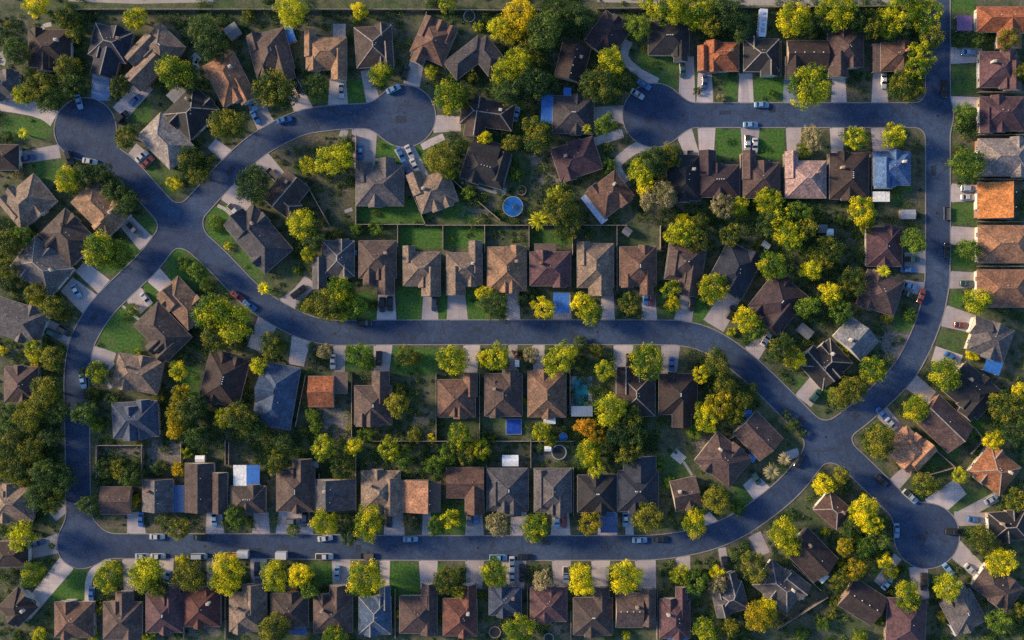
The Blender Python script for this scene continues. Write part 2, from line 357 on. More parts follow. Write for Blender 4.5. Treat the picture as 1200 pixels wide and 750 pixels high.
SHRUBS = """
155,362,8,E|343,621,8,E|343,615,4,E|436,357,6,O|594,427,6,P|468,720,6,G|518,725,7,O|563,696,6,O|733,745,7,G|968,624,6,G|980,706,8,O|975,720,7,O|1030,726,8,O|1105,722,8,O|986,661,7,G|824,623,5,P|97,436,6,O
1158,358,4,A|41,426,6,A|8,28,4,A|267,288,5,Y|600,196,8,D|888,286,7,O|862,281,6,O|253,262,9,E|845,114,6,P|785,566,8,E|865,596,9,E|575,516,8,O|355,506,7,O|92,720,7,D|60,640,5,D|1122,180,6,M|440,250,4,O|530,280,3,G
930,497,8,D|940,508,7,D|922,486,7,D|660,300,4,G|905,110,6,E|20,746,8,D|208,745,7,D|1040,372,8,O|630,100,7,E|530,90,6,E|1005,90,5,D|1190,150,6,M|410,500,6,O|600,560,4,E|470,335,3,E|520,335,3,E|176,380,4,E
"""
PALMS = "632,258,12|905,553,10|920,538,8|1036,318,8|688,151,6|27,156,7|309,338,8|402,371,7"
FENCES = """
85,11 480,11|480,11 690,13|481,66 500,14|417,158 417,264|358,214 386,264|420,263 497,263|480,219 498,262|498,264 620,264|620,264 735,264|519,264 519,292|568,264 568,296|620,265 620,300|671,264 671,300
723,264 723,340|774,264 774,292|466,264 466,290|530,210 549,228|560,236 586,258|511,438 511,516|412,438 412,512|358,440 346,500|420,517 511,517|511,517 620,517|620,517 672,517|562,438 562,516|668,432 668,486
463,690 463,748|264,692 264,750|215,690 215,748|669,716 669,750|618,690 618,735|770,692 770,750|930,662 962,692|910,738 970,700|1064,500 1120,548|1141,500 1153,515|1153,515 1138,532|873,505 824,530|33,262 64,230|827,296 818,345
268,518 268,545|374,555 374,600|417,530 417,600|570,545 570,600|622,515 622,548|672,548 672,604|166,520 166,560|113,522 113,560|113,522 168,522|212,520 212,545|264,516 264,545|1075,560 1120,548|1145,672 1172,712|915,48 915,90
866,48 866,88|970,46 970,88|868,180 868,232|919,180 919,232|971,180 971,234|1021,180 1021,234|1147,108 1200,108|1147,158 1200,158|1147,210 1200,210|1147,260 1200,260|1147,312 1200,312|700,10 1075,7
"""
SHEDS = """
339,40,-18,11,18,sblu|272,36,-35,16,16,sgry|598,540,0,19,13,swht|644,492,0,14,10,swht|642,526,0,8,6,swht|518,481,0,10,14,swht|234,538,0,11,8,swht|1065,251,0,17,11,slgr|965,268,0,10,10,sgry|973,272,0,8,8,swht
735,271,35,10,9,sgry|877,485,0,9,9,sblu|881,537,35,9,8,sblu|939,698,20,8,8,swht|606,426,0,5,8,swht|898,287,35,10,7,slgr|415,296,0,5,6,sblu|1112,655,0,1,1,skip|944,388,40,18,12,sgry|368,545,0,9,7,sgry
"""
TRAMPS = "550,19,7|611,223,6|655,530,9|580,741,7|643,748,6"
POOLS = "601,242,12|660,512,5"

PATCHES = "484,396,0,7,6|850,132,0,14,5|905,128,0,8,9|1094,200,90,12,6|560,386,0,10,5|300,645,0,16,6|640,636,0,12,6|270,200,-43,12,7|1003,487,-40,9,8|110,372,-60,10,6|470,140,0,13,9|1080,630,20,12,8|760,140,0,9,9|940,492,45,10,6|420,643,0,7,10"
MANHOLES = "700,389|392,391|205,262|968,512|1099,136|240,640|560,642|94,520|1098,250|800,135|474,132|1086,624|100,150|330,152|896,446"
# ---------------------------------------------------------------- set-up
S = 0.27            # metres per photograph pixel at ground level
CAM_H = 280.0
rng = random.Random(7)
nrng = np.random.default_rng(11)
scn = bpy.context.scene
COL = scn.collection

def W(px, py, z=0.0):
    f = (CAM_H - z) / CAM_H * S
    return ((px - 600) * f, (375 - py) * f)

def link(o):
    COL.objects.link(o); return o

def mesh_obj(name, verts, faces, mats, parent=None, mi=None, smooth=False):
    me = bpy.data.meshes.new(name)
    me.from_pydata([tuple(v) for v in verts], [], faces)
    for m in (mats if isinstance(mats, (list, tuple)) else [mats]):
        me.materials.append(m)
    if mi is not None:
        me.polygons.foreach_set('material_index', mi)
    if smooth:
        me.polygons.foreach_set('use_smooth', [True] * len(me.polygons))
    me.update()
    o = bpy.data.objects.new(name, me)
    if parent is not None: o.parent = parent
    return link(o)

def empty(name, x, y, z=0, rz=0):
    o = bpy.data.objects.new(name, None)
    o.location = (x, y, z); o.rotation_euler = (0, 0, rz); o.empty_display_size = .5
    return link(o)

def tag(o, label=None, cat=None, group=None, kind=None):
    if label: o['label'] = label
    if cat: o['category'] = cat
    if group: o['group'] = group
    if kind: o['kind'] = kind

def copy_of(o, parent=None):
    c = o.copy(); COL.objects.link(c)
    if parent is not None: c.parent = parent
    return c

class MB:
    """collects boxes, prisms and loose polygons into one mesh"""
    def __init__(s): s.v = []; s.f = []; s.m = []
    def poly(s, pts, m=0):
        n = len(s.v); s.v += [tuple(p) for p in pts]; s.f.append(tuple(range(n, n + len(pts)))); s.m.append(m)
    def box(s, x0, x1, y0, y1, z0, z1, m=0):
        n = len(s.v)
        s.v += [(x0,y0,z0),(x1,y0,z0),(x1,y1,z0),(x0,y1,z0),(x0,y0,z1),(x1,y0,z1),(x1,y1,z1),(x0,y1,z1)]
        for f in ((3,2,1,0),(4,5,6,7),(0,1,5,4),(1,2,6,5),(2,3,7,6),(3,0,4,7)):
            s.f.append(tuple(n + i for i in f)); s.m.append(m)
    def hull(s, bot, top, m=0):
        """prism between two rings of equal length"""
        n = len(s.v); k = len(bot); s.v += [tuple(p) for p in bot] + [tuple(p) for p in top]
        s.f.append(tuple(n + i for i in reversed(range(k)))); s.m.append(m)
        s.f.append(tuple(n + k + i for i in range(k))); s.m.append(m)
        for i in range(k):
            j = (i + 1) % k
            s.f.append((n + i, n + j, n + k + j, n + k + i)); s.m.append(m)
    def strip(s, a, b, w, h=.05, m=0):
        """flat bar from a to b (3-D points), w wide, h thick, standing on the line"""
        dx, dy = b[0]-a[0], b[1]-a[1]; L = math.hypot(dx, dy) or 1
        nx, ny = -dy / L * w / 2, dx / L * w / 2
        s.hull([(a[0]-nx,a[1]-ny,a[2]-.05),(b[0]-nx,b[1]-ny,b[2]-.05),(b[0]+nx,b[1]+ny,b[2]-.05),(a[0]+nx,a[1]+ny,a[2]-.05)],
               [(a[0]-nx*.5,a[1]-ny*.5,a[2]+h),(b[0]-nx*.5,b[1]-ny*.5,b[2]+h),(b[0]+nx*.5,b[1]+ny*.5,b[2]+h),(a[0]+nx*.5,a[1]+ny*.5,a[2]+h)], m)
    def cyl(s, c, r0, r1, z0, z1, n=10, m=0, axis='z'):
        bot, top = [], []
        for i in range(n):
            t = 2 * math.pi * i / n; ca, sa = math.cos(t), math.sin(t)
            if axis == 'z':
                bot.append((c[0]+r0*ca, c[1]+r0*sa, z0)); top.append((c[0]+r1*ca, c[1]+r1*sa, z1))
            else:   # along y
                bot.append((c[0]+r0*ca, z0, c[1]-r0*sa)); top.append((c[0]+r1*ca, z1, c[1]-r1*sa))
        s.hull(bot, top, m)
    def build(s, name, mats, parent=None, smooth=False):
        return mesh_obj(name, s.v, s.f, mats, parent, s.m, smooth)

# ---------------------------------------------------------------- materials
def newmat(name):
    m = bpy.data.materials.new(name); m.use_nodes = True
    nt = m.node_tree; nt.nodes.clear()
    out = nt.nodes.new('ShaderNodeOutputMaterial'); b = nt.nodes.new('ShaderNodeBsdfPrincipled')
    nt.links.new(b.outputs[0], out.inputs[0])
    return m, nt, b

def N(nt, t, **kw):
    n = nt.nodes.new(t)
    for k, v in kw.items():
        if k.startswith('_'): setattr(n, k[1:], v)
        else: n.inputs[k.replace('_', ' ')].default_value = v
    return n

def mix(nt, fac, a, b, mode='MIX'):
    n = nt.nodes.new('ShaderNodeMix'); n.data_type = 'RGBA'; n.blend_type = mode
    for sock, v in ((n.inputs[0], fac), (n.inputs[6], a), (n.inputs[7], b)):
        if hasattr(v, 'default_value') or hasattr(v, 'is_linked'): nt.links.new(v, sock)
        elif isinstance(v, (int, float)): sock.default_value = v
        else: sock.default_value = (*v, 1) if len(v) == 3 else v
    return n.outputs[2]

def ramp(nt, src, p0, p1, c0=(0,0,0), c1=(1,1,1)):
    r = nt.nodes.new('ShaderNodeValToRGB'); r.color_ramp.elements[0].position = p0; r.color_ramp.elements[1].position = p1
    r.color_ramp.elements[0].color = (*c0, 1); r.color_ramp.elements[1].color = (*c1, 1)
    nt.links.new(src, r.inputs[0]); return r.outputs[0]

def noise(nt, scale, detail=4, vec=None, rough=.55):
    n = N(nt, 'ShaderNodeTexNoise', Scale=scale, Detail=detail, Roughness=rough)
    if vec is not None: nt.links.new(vec, n.inputs['Vector'])
    return n.outputs[0]

def objvec(nt, own=False):
    tc = nt.nodes.new('ShaderNodeTexCoord')
    if not own: return tc.outputs['Object']
    oi = nt.nodes.new('ShaderNodeObjectInfo')
    m = N(nt, 'ShaderNodeVectorMath', _operation='MULTIPLY_ADD'); nt.links.new(oi.outputs['Random'], m.inputs[0])
    m.inputs[1].default_value = (91, 57, 33); nt.links.new(tc.outputs['Object'], m.inputs[2])
    return m.outputs[0]

_plain = {}
def plain(name, c, rough=.6, metal=0.0, spread=.12, scale=3.0):
    if name in _plain: return _plain[name]
    m, nt, b = newmat(name); v = objvec(nt, True)
    f = noise(nt, scale, 5, v)
    d = [x * (1 - spread * 2) for x in c]; l = [min(1, x * (1 + spread * 2)) for x in c]
    nt.links.new(ramp(nt, f, .3, .7, d, l), b.inputs['Base Color'])
    b.inputs['Roughness'].default_value = rough; b.inputs['Metallic'].default_value = metal
    _plain[name] = m; return m

ROOFC = {'dbr': (.052,.036,.036), 'nvy': (.024,.034,.062), 'gtn': (.25,.195,.155), 'trc': (.38,.205,.12), 'brn': (.116,.084,.077), 'tan': (.30,.19,.12),
 'gbr': (.088,.07,.066), 'rbr': (.155,.09,.07), 'gnv': (.09,.088,.10), 'chr': (.030,.031,.038), 'trr': (.36,.125,.055), 'pbr': (.11,.074,.072),
 'plm': (.125,.068,.082), 'lgr': (.34,.31,.29), 'org': (.62,.25,.075), 'gry': (.16,.155,.16), 'dpl': (.055,.036,.048), 'pnk': (.62,.44,.38),
 'blu': (.062,.115,.215), 'blb': (.075,.17,.38), 'otn': (.50,.27,.16), 'slt': (.085,.09,.11), 'bgr': (.19,.215,.26), 'dbl': (.055,.085,.15), 'mar': (.10,.036,.034), 'rrd': (.20,.085,.065), 'otr': (.32,.135,.065)}
ROOFW = {'dbr': 'dark brown', 'nvy': 'dark navy', 'gtn': 'grey-tan', 'trc': 'terracotta brown', 'brn': 'brown', 'tan': 'tan', 'gbr': 'grey-brown', 'rbr': 'reddish brown',
 'gnv': 'grey', 'chr': 'charcoal', 'trr': 'red-orange', 'pbr': 'purplish brown', 'plm': 'plum brown', 'lgr': 'light grey', 'org': 'bright orange', 'gry': 'grey', 'dpl': 'dark plum',
 'pnk': 'pale pink', 'blu': 'blue', 'blb': 'blue', 'otn': 'orange-tan', 'slt': 'slate', 'bgr': 'pale blue-grey', 'dbl': 'dark blue', 'mar': 'dark maroon', 'rrd': 'rust red', 'otr': 'dark terracotta'}

def roofmat(code):
    key = 'roof_shingles_' + code
    if key in _plain: return _plain[key]
    c = ROOFC[code]
    m, nt, b = newmat(key); v = objvec(nt, True)
    fine = noise(nt, 2.0, 3, v, .8); big = noise(nt, .33, 5, v, .6)
    c0 = [x * .42 for x in c]; c1 = [min(1, x * 1.55) for x in c]
    base = ramp(nt, fine, .32, .68, c0, c1)
    stain = ramp(nt, big, .36, .66, (.62,.62,.66), (1.18,1.12,1.08))
    base = mix(nt, 1.0, base, stain, 'MULTIPLY')
    st2 = noise(nt, .9, 4, v, .7); base = mix(nt, .8, base, ramp(nt, st2, .36, .66, (.72,.70,.72), (1.22,1.2,1.16)), 'MULTIPLY')
    # single shingles a shade lighter or darker
    br = N(nt, 'ShaderNodeTexVoronoi', Scale=2.3); nt.links.new(v, br.inputs['Vector'])
    sh = ramp(nt, br.outputs['Color'], .2, .9, (.82,.80,.80), (1.2,1.17,1.15))
    base = mix(nt, .8, base, sh, 'MULTIPLY')
    oi = nt.nodes.new('ShaderNodeObjectInfo')
    var = ramp(nt, oi.outputs['Random'], 0, 1, (.62,.60,.64), (.94,.92,.88))
    base = mix(nt, 1.0, base, var, 'MULTIPLY')
    nt.links.new(base, b.inputs['Base Color']); b.inputs['Roughness'].default_value = .85
    bp = N(nt, 'ShaderNodeBump', Strength=.35, Distance=.06); nt.links.new(fine, bp.inputs['Height']); nt.links.new(bp.outputs[0], b.inputs['Normal'])
    _plain[key] = m; return m

M_CAP = plain('ridge_shingles_pale', (.30,.255,.22), .8, spread=.2, scale=1.2)
M_TRIM = plain('white_trim', (.62,.6,.57), .5)
M_GUT = plain('gutter_metal', (.30,.28,.26), .45)
WALLS = [plain('brick_' + n, c, .85, spread=.25, scale=6) for n, c in (('tan', (.36,.27,.2)), ('red', (.30,.15,.10)), ('cream', (.5,.43,.35)), ('brown', (.24,.16,.12)), ('pale', (.55,.5,.44)))]
M_GLASS, _nt, _b = newmat('dark_glass'); _b.inputs['Base Color'].default_value = (.015,.02,.028,1); _b.inputs['Roughness'].default_value = .08
M_METAL = plain('vent_metal', (.62,.62,.60), .4)
COVER = {'gry': (.19,.185,.185), 'wht': (.74,.73,.71), 'blu': (.035,.15,.46), 'lbl': (.30,.37,.50), 'brn': (.14,.095,.075), 'pur': (.20,.10,.22), 'dbl': (.03,.075,.20)}
COVERW = {'gry': 'grey', 'wht': 'white', 'blu': 'bright blue', 'lbl': 'light blue', 'brn': 'brown', 'pur': 'purple', 'dbl': 'dark blue'}
def covermat(c): return plain('patio_cover_' + c, COVER[c], .5, spread=.14, scale=1.5)
M_POST = plain('painted_post', (.5,.47,.43), .7)
M_CONC = None

def asphalt():
    m, nt, b = newmat('asphalt'); v = objvec(nt)
    fine = noise(nt, 1.7, 3, v, .8); big = noise(nt, .05, 4, v)
    base = ramp(nt, fine, .3, .7, (.021,.040,.092), (.047,.084,.170))
    base = mix(nt, 1, base, ramp(nt, big, .35, .65, (.76,.77,.80), (1.22,1.18,1.08)), 'MULTIPLY')
    pv = N(nt, 'ShaderNodeTexVoronoi', Scale=.045); nt.links.new(v, pv.inputs['Vector'])
    base = mix(nt, .55, base, ramp(nt, pv.outputs['Color'], .1, .9, (.70,.71,.74), (1.25,1.22,1.16)), 'MULTIPLY')
    md = noise(nt, .45, 5, v, .7); base = mix(nt, .8, base, ramp(nt, md, .34, .66, (.70,.70,.72), (1.26,1.24,1.2)), 'MULTIPLY')
    # long worn streaks and tar-sealed cracks
    vo = N(nt, 'ShaderNodeTexVoronoi', _feature='DISTANCE_TO_EDGE', Scale=.10)
    wv = N(nt, 'ShaderNodeVectorMath', _operation='ADD'); nt.links.new(v, wv.inputs[0])
    nz = N(nt, 'ShaderNodeTexNoise', Scale=.3, Detail=3.0); nt.links.new(v, nz.inputs['Vector'])
    sc = N(nt, 'ShaderNodeVectorMath', _operation='SCALE'); sc.inputs['Scale'].default_value = 5; nt.links.new(nz.outputs[1], sc.inputs[0]); nt.links.new(sc.outputs[0], wv.inputs[1])
    nt.links.new(wv.outputs[0], vo.inputs['Vector'])
    crack = ramp(nt, vo.outputs[0], .008, .026, (1,1,1), (0,0,0))
    base = mix(nt, mix(nt, .45, (0,0,0), crack), base, (.022,.023,.03))
    nt.links.new(base, b.inputs['Base Color']); b.inputs['Roughness'].default_value = .9
    bp = N(nt, 'ShaderNodeBump', Strength=.4, Distance=.03); nt.links.new(fine, bp.inputs['Height']); nt.links.new(bp.outputs[0], b.inputs['Normal'])
    return m

def concrete(name, c):
    m, nt, b = newmat(name); v = objvec(nt)
    fine = noise(nt, 3.5, 3, v, .7); big = noise(nt, .35, 4, v)
    base = ramp(nt, fine, .3, .7, [x*.9 for x in c], [min(1, x*1.08) for x in c])
    base = mix(nt, 1, base, ramp(nt, big, .3, .7, (.80,.79,.80), (1.06,1.05,1.04)), 'MULTIPLY')
    oi = nt.nodes.new('ShaderNodeObjectInfo')
    base = mix(nt, 1, base, ramp(nt, oi.outputs['Random'], 0, 1, (.72,.72,.74), (1.1,1.08,1.06)), 'MULTIPLY')
    br = N(nt, 'ShaderNodeTexBrick', _offset=0.0, Scale=.30); nt.links.new(v, br.inputs['Vector'])
    br.inputs['Color1'].default_value = br.inputs['Color2'].default_value = (1,1,1,1); br.inputs['Mortar'].default_value = (.62,.6,.58,1)
    br.inputs['Mortar Size'].default_value = .012; br.inputs['Brick Width'].default_value = 1.0; br.inputs['Row Height'].default_value = 1.0
    base = mix(nt, .8, base, br.outputs[0], 'MULTIPLY')
    nt.links.new(base, b.inputs['Base Color']); b.inputs['Roughness'].default_value = .85
    return m

def groundmat():
    m, nt, b = newmat('ground_cover'); v = objvec(nt)
    at = nt.nodes.new('ShaderNodeAttribute'); at.attribute_name = 'cover'
    sp = nt.nodes.new('ShaderNodeSeparateColor'); nt.links.new(at.outputs['Color'], sp.inputs[0])
    fine = noise(nt, 1.5, 4, v, .8); mid = noise(nt, .32, 5, v, .65); big = noise(nt, .06, 4, v)
    rough = ramp(nt, mid, .34, .64, (.030,.046,.020), (.150,.135,.088))
    rough = mix(nt, ramp(nt, big, .4, .62), rough, mix(nt, .5, rough, (.036,.085,.016)))
    lawn = ramp(nt, fine, .3, .72, (.020,.075,.008), (.075,.185,.022))
    lawn = mix(nt, ramp(nt, mid, .48, .74), lawn, (.075,.115,.034)); lp = noise(nt, .16, 5, v, .7); lawn = mix(nt, ramp(nt, lp, .56, .76), lawn, (.115,.105,.05))
    dry = ramp(nt, fine, .3, .7, (.085,.070,.042), (.19,.155,.10))
    dry = mix(nt, ramp(nt, mid, .5, .75), dry, (.060,.075,.03))
    dirt = ramp(nt, fine, .3, .7, (.10,.085,.075), (.25,.215,.19))
    dirt = mix(nt, ramp(nt, mid, .52, .7), dirt, (.055,.062,.035))
    def edge(ch):
        a = N(nt, 'ShaderNodeMath', _operation='ADD'); nt.links.new(ch, a.inputs[0])
        s = N(nt, 'ShaderNodeMath', _operation='MULTIPLY_ADD'); nt.links.new(mid, s.inputs[0]); s.inputs[1].default_value = 1.8; s.inputs[2].default_value = -.92
        nt.links.new(s.outputs[0], a.inputs[1]); return ramp(nt, a.outputs[0], .28, .62)
    c = mix(nt, edge(sp.outputs[0]), rough, lawn)
    c = mix(nt, edge(sp.outputs[1]), c, dry)
    c = mix(nt, edge(sp.outputs[2]), c, dirt)
    c = mix(nt, .8, c, ramp(nt, fine, .3, .7, (.45,.45,.45), (1.5,1.5,1.5)), 'MULTIPLY')
    nt.links.new(c, b.inputs['Base Color']); b.inputs['Roughness'].default_value = .95
    bp = N(nt, 'ShaderNodeBump', Strength=.6, Distance=.12); nt.links.new(fine, bp.inputs['Height']); nt.links.new(bp.outputs[0], b.inputs['Normal'])
    return m

LEAF = {  # leaf colours: green share, turned share
 'Y': ((.15,.23,.010), (.86,.70,.012)), 'G': ((.065,.15,.012), (.58,.54,.014)), 'O': ((.032,.076,.014), (.27,.25,.020)), 'D': ((.020,.062,.020), (.11,.165,.028)),
 'E': ((.032,.10,.016), (.20,.28,.024)), 'A': ((.20,.20,.010), (.62,.43,.010)), 'B': ((.36,.31,.010), (.92,.68,.016)), 'T': ((.24,.19,.010), (.62,.30,.012)), 'P': ((.19,.18,.07), (.44,.36,.19)), 'M': ((.07,.02,.015), (.12,.05,.03)), 'U': ((.028,.085,.022), (.17,.23,.05))}
LEAFW = {'Y': 'bright yellow', 'G': 'yellow-green', 'O': 'olive green', 'D': 'dark green', 'E': 'mid green', 'A': 'golden', 'T': 'orange', 'B': 'brilliant golden yellow', 'P': 'pale straw-coloured', 'M': 'maroon', 'U': 'weedy green'}
_leaf = {}
def leafmat(code):
    if code in _leaf: return _leaf[code]
    m, nt, b = newmat('leaves_' + LEAFW[code].replace(' ', '_').replace('-', '_'))
    at = nt.nodes.new('ShaderNodeAttribute'); at.attribute_name = 'tint'
    oi = nt.nodes.new('ShaderNodeObjectInfo')
    ad = N(nt, 'ShaderNodeMath', _operation='ADD'); nt.links.new(at.outputs['Fac'], ad.inputs[0])
    sh = N(nt, 'ShaderNodeMath', _operation='MULTIPLY_ADD'); nt.links.new(oi.outputs['Random'], sh.inputs[0]); sh.inputs[1].default_value = .5; sh.inputs[2].default_value = -.25
    nt.links.new(sh.outputs[0], ad.inputs[1])
    c = ramp(nt, ad.outputs[0], .15, .85, *LEAF[code])
    c = mix(nt, .5, c, ramp(nt, oi.outputs['Random'], 0, 1, (.8,.8,.8), (1.2,1.2,1.2)), 'MULTIPLY')
    nt.links.new(c, b.inputs['Base Color']); b.inputs['Roughness'].default_value = .6
    b.inputs['Specular IOR Level'].default_value = .25
    tr = nt.nodes.new('ShaderNodeBsdfTranslucent'); nt.links.new(c, tr.inputs['Color'])
    ms = nt.nodes.new('ShaderNodeMixShader'); ms.inputs[0].default_value = .3
    out = [n for n in nt.nodes if n.type == 'OUTPUT_MATERIAL'][0]
    nt.links.new(b.outputs[0], ms.inputs[1]); nt.links.new(tr.outputs[0], ms.inputs[2]); nt.links.new(ms.outputs[0], out.inputs[0])
    _leaf[code] = m; return m

M_BARK = plain('bark', (.11,.08,.06), .9, spread=.3, scale=4)
M_FENCE = plain('weathered_fence_boards', (.19,.155,.13), .9, spread=.3, scale=2)
M_RUB = plain('rubber', (.02,.02,.02), .8)
M_RIM = plain('rim_metal', (.45,.45,.47), .3, .8)
M_LAMP = plain('lamp_glass', (.7,.7,.68), .1)
M_TAIL = plain('tail_lamp', (.35,.02,.02), .2)

# ---------------------------------------------------------------- streets: one smooth distance field for road, kerb, verge
def catmull(pts, step=6.0):
    P = [np.array(p, float) for p in pts]; P = [2*P[0]-P[1]] + P + [2*P[-1]-P[-2]]; out = []
    for i in range(1, len(P) - 2):
        n = max(2, int(np.linalg.norm(P[i+1]-P[i]) / step))
        for k in range(n):
            t = k / n; a, b, c, d = P[i-1], P[i], P[i+1], P[i+2]
            out.append(.5*((2*b)+(-a+c)*t+(2*a-5*b+4*c-d)*t*t+(-a+3*b-3*c+d)*t**3))
    out.append(P[-2]); return np.array(out)

def seg_dist(X, Y, pts):
    d = np.full(X.shape, 1e9)
    for a, b in zip(pts[:-1], pts[1:]):
        v = b - a; L = v @ v
        if L < 1e-9: continue
        m = 90
        x0, x1 = min(a[0], b[0]) - m, max(a[0], b[0]) + m; y0, y1 = min(a[1], b[1]) - m, max(a[1], b[1]) + m
        ix0 = np.searchsorted(X[0], x0); ix1 = np.searchsorted(X[0], x1); iy0 = np.searchsorted(Y[:,0], y0); iy1 = np.searchsorted(Y[:,0], y1)
        if ix0 >= ix1 or iy0 >= iy1: continue
        xs, ys = X[iy0:iy1, ix0:ix1], Y[iy0:iy1, ix0:ix1]
        t = np.clip(((xs-a[0])*v[0]+(ys-a[1])*v[1])/L, 0, 1)
        d[iy0:iy1, ix0:ix1] = np.minimum(d[iy0:iy1, ix0:ix1], np.hypot(xs-a[0]-t*v[0], ys-a[1]-t*v[1]))
    return d

GX0, GY0, GST = -30.0, -40.0, 1.5
gx = np.arange(GX0, 1231, GST); gy = np.arange(GY0, 791, GST)
GXX, GYY = np.meshgrid(gx, gy)
def smin(a, b, k):
    h = np.maximum(k - np.abs(a - b), 0) / k
    return np.minimum(a, b) - h*h*k*.25
_fields = [seg_dist(GXX, GYY, catmull(r)) - ROAD_W/2 for r in ROADS] + [np.hypot(GXX-x, GYY-y) - r for x, y, r in BULBS]
SDF = _fields[0]
for f_ in _fields[1:]: SDF = smin(SDF, f_, 16.0)
SDF_G = np.gradient(SDF, GST)
def sdf(px, py):
    i = min(max((px-GX0)/GST, 0), len(gx)-1.001); j = min(max((py-GY0)/GST, 0), len(gy)-1.001)
    i0, j0 = int(i), int(j); u, v = i-i0, j-j0
    return float((SDF[j0,i0]*(1-u)+SDF[j0,i0+1]*u)*(1-v)+(SDF[j0+1,i0]*(1-u)+SDF[j0+1,i0+1]*u)*v)

def march(F, level):
    """triangles of {F < level} and contour segments, in picture pixels"""
    ins = F < level; act = np.zeros_like(ins[:-1,:-1])
    any_ = ins[:-1,:-1] | ins[1:,:-1] | ins[:-1,1:] | ins[1:,1:]; all_ = ins[:-1,:-1] & ins[1:,:-1] & ins[:-1,1:] & ins[1:,1:]
    vid, V, Fc, SEG = {}, [], [], []
    def vert(key, p):
        if key not in vid: vid[key] = len(V); V.append(p)
        return vid[key]
    def cross(i, j, i2, j2):
        k = ('e', min((i,j),(i2,j2)), max((i,j),(i2,j2)))
        if k in vid: return vid[k]
        a, b = F[j,i]-level, F[j2,i2]-level; t = a/(a-b)
        return vert(k, (gx[i]+(gx[i2]-gx[i])*t, gy[j]+(gy[j2]-gy[j])*t))
    # full cells: merge runs along a row into one quad strip per cell row
    for j in range(all_.shape[0]):
        i = 0; row = all_[j]
        while i < all_.shape[1]:
            if row[i]:
                for q in (i,):
                    Fc.append((vert((q,j),(gx[q],gy[j])), vert((q,j+1),(gx[q],gy[j+1])), vert((q+1,j+1),(gx[q+1],gy[j+1])), vert((q+1,j),(gx[q+1],gy[j]))))
            i += 1
    js, is_ = np.nonzero(any_ & ~all_)
    for j, i in zip(js, is_):
        c = [(i,j),(i,j+1),(i+1,j+1),(i+1,j)]; poly = []; cr = []
        for k in range(4):
            a, b = c[k], c[(k+1)%4]; ia, ib = ins[a[1],a[0]], ins[b[1],b[0]]
            if ia: poly.append(vert(a, (gx[a[0]], gy[a[1]])))
            if ia != ib:
                x = cross(*a, *b); poly.append(x); cr.append((x, ia))
        if len(poly) >= 3: Fc.append(tuple(poly))
        if len(cr) == 2:
            (p, fa), (q, fb) = cr
            SEG.append((p, q))
    return V, Fc, SEG

M_ASPH = asphalt(); M_CONC = concrete('concrete_drive', (.50,.44,.44)); M_KERB = concrete('kerb_concrete', (.27,.25,.25))
rv, rf, rs = march(SDF, 0.0)
road = mesh_obj('road', [(*W(x, y), .012) for x, y in rv], rf, M_ASPH)
tag(road, kind='structure')
kb = MB()
def grad(x, y):
    i = int(min(max((x-GX0)/GST, 0), len(gx)-1)); j = int(min(max((y-GY0)/GST, 0), len(gy)-1))
    g = np.array((SDF_G[1][j,i], SDF_G[0][j,i])); return g / (np.linalg.norm(g) + 1e-9)

# ---------------------------------------------------------------- ground: one sheet to the horizon
def build_ground():
    st = 2.0
    xs = np.arange(-60, 1261, st); ys = np.arange(-50, 801, st)
    X, Y = np.meshgrid(xs, ys)
    C = np.zeros((*X.shape, 4), np.float32); C[..., 3] = 1
    for k, x0, y0, x1, y1, amt in GROUND:
        cx, cy, hw, hh = (x0+x1)/2, (y0+y1)/2, (x1-x0)/2, (y1-y0)/2
        dx, dy = np.maximum(np.abs(X-cx)-hw+6, 0), np.maximum(np.abs(Y-cy)-hh+6, 0)
        w = np.clip(1 - np.hypot(dx, dy)/11.0, 0, 1) * amt
        ch = 'LDB'.index(k); C[..., ch] = np.maximum(C[..., ch], w)
    ny, nx = X.shape
    outer = [(-9000,-9000),(9000,-9000),(9000,9000),(-9000,9000)]
    co = np.zeros((ny*nx+4, 3), np.float32)
    co[:ny*nx, 0] = ((X-600)*S).ravel(); co[:ny*nx, 1] = ((375-Y)*S).ravel()
    for i, o in enumerate(outer): co[ny*nx+i, :2] = o
    idx = np.arange(ny*nx).reshape(ny, nx)
    q = np.stack([idx[:-1,:-1], idx[1:,:-1], idx[1:,1:], idx[:-1,1:]], -1).reshape(-1, 4)
    faces = [tuple(f) for f in q.tolist()]
    b = ny*nx; TL, TR, BL, BR = int(idx[0,0]), int(idx[0,-1]), int(idx[-1,0]), int(idx[-1,-1])
    # ring: bottom, right, top, left (edge rows as n-gons)
    faces.append(tuple([b+0, b+1] + [int(i) for i in idx[-1,::-1]]))
    faces.append(tuple([b+1, b+2] + [int(i) for i in idx[:,-1]]))
    faces.append(tuple([b+2, b+3] + [int(i) for i in idx[0,:]]))
    faces.append(tuple([b+3, b+0] + [int(i) for i in idx[::-1,0]]))
    me = bpy.data.meshes.new('ground'); me.from_pydata(co.tolist(), [], faces)
    at = me.color_attributes.new('cover', 'FLOAT_COLOR', 'POINT')
    full = np.zeros((len(co), 4), np.float32); full[:ny*nx] = C.reshape(-1, 4)
    at.data.foreach_set('color', full.ravel())
    me.materials.append(groundmat()); me.update()
    o = link(bpy.data.objects.new('ground', me)); tag(o, kind='structure'); return o
build_ground()
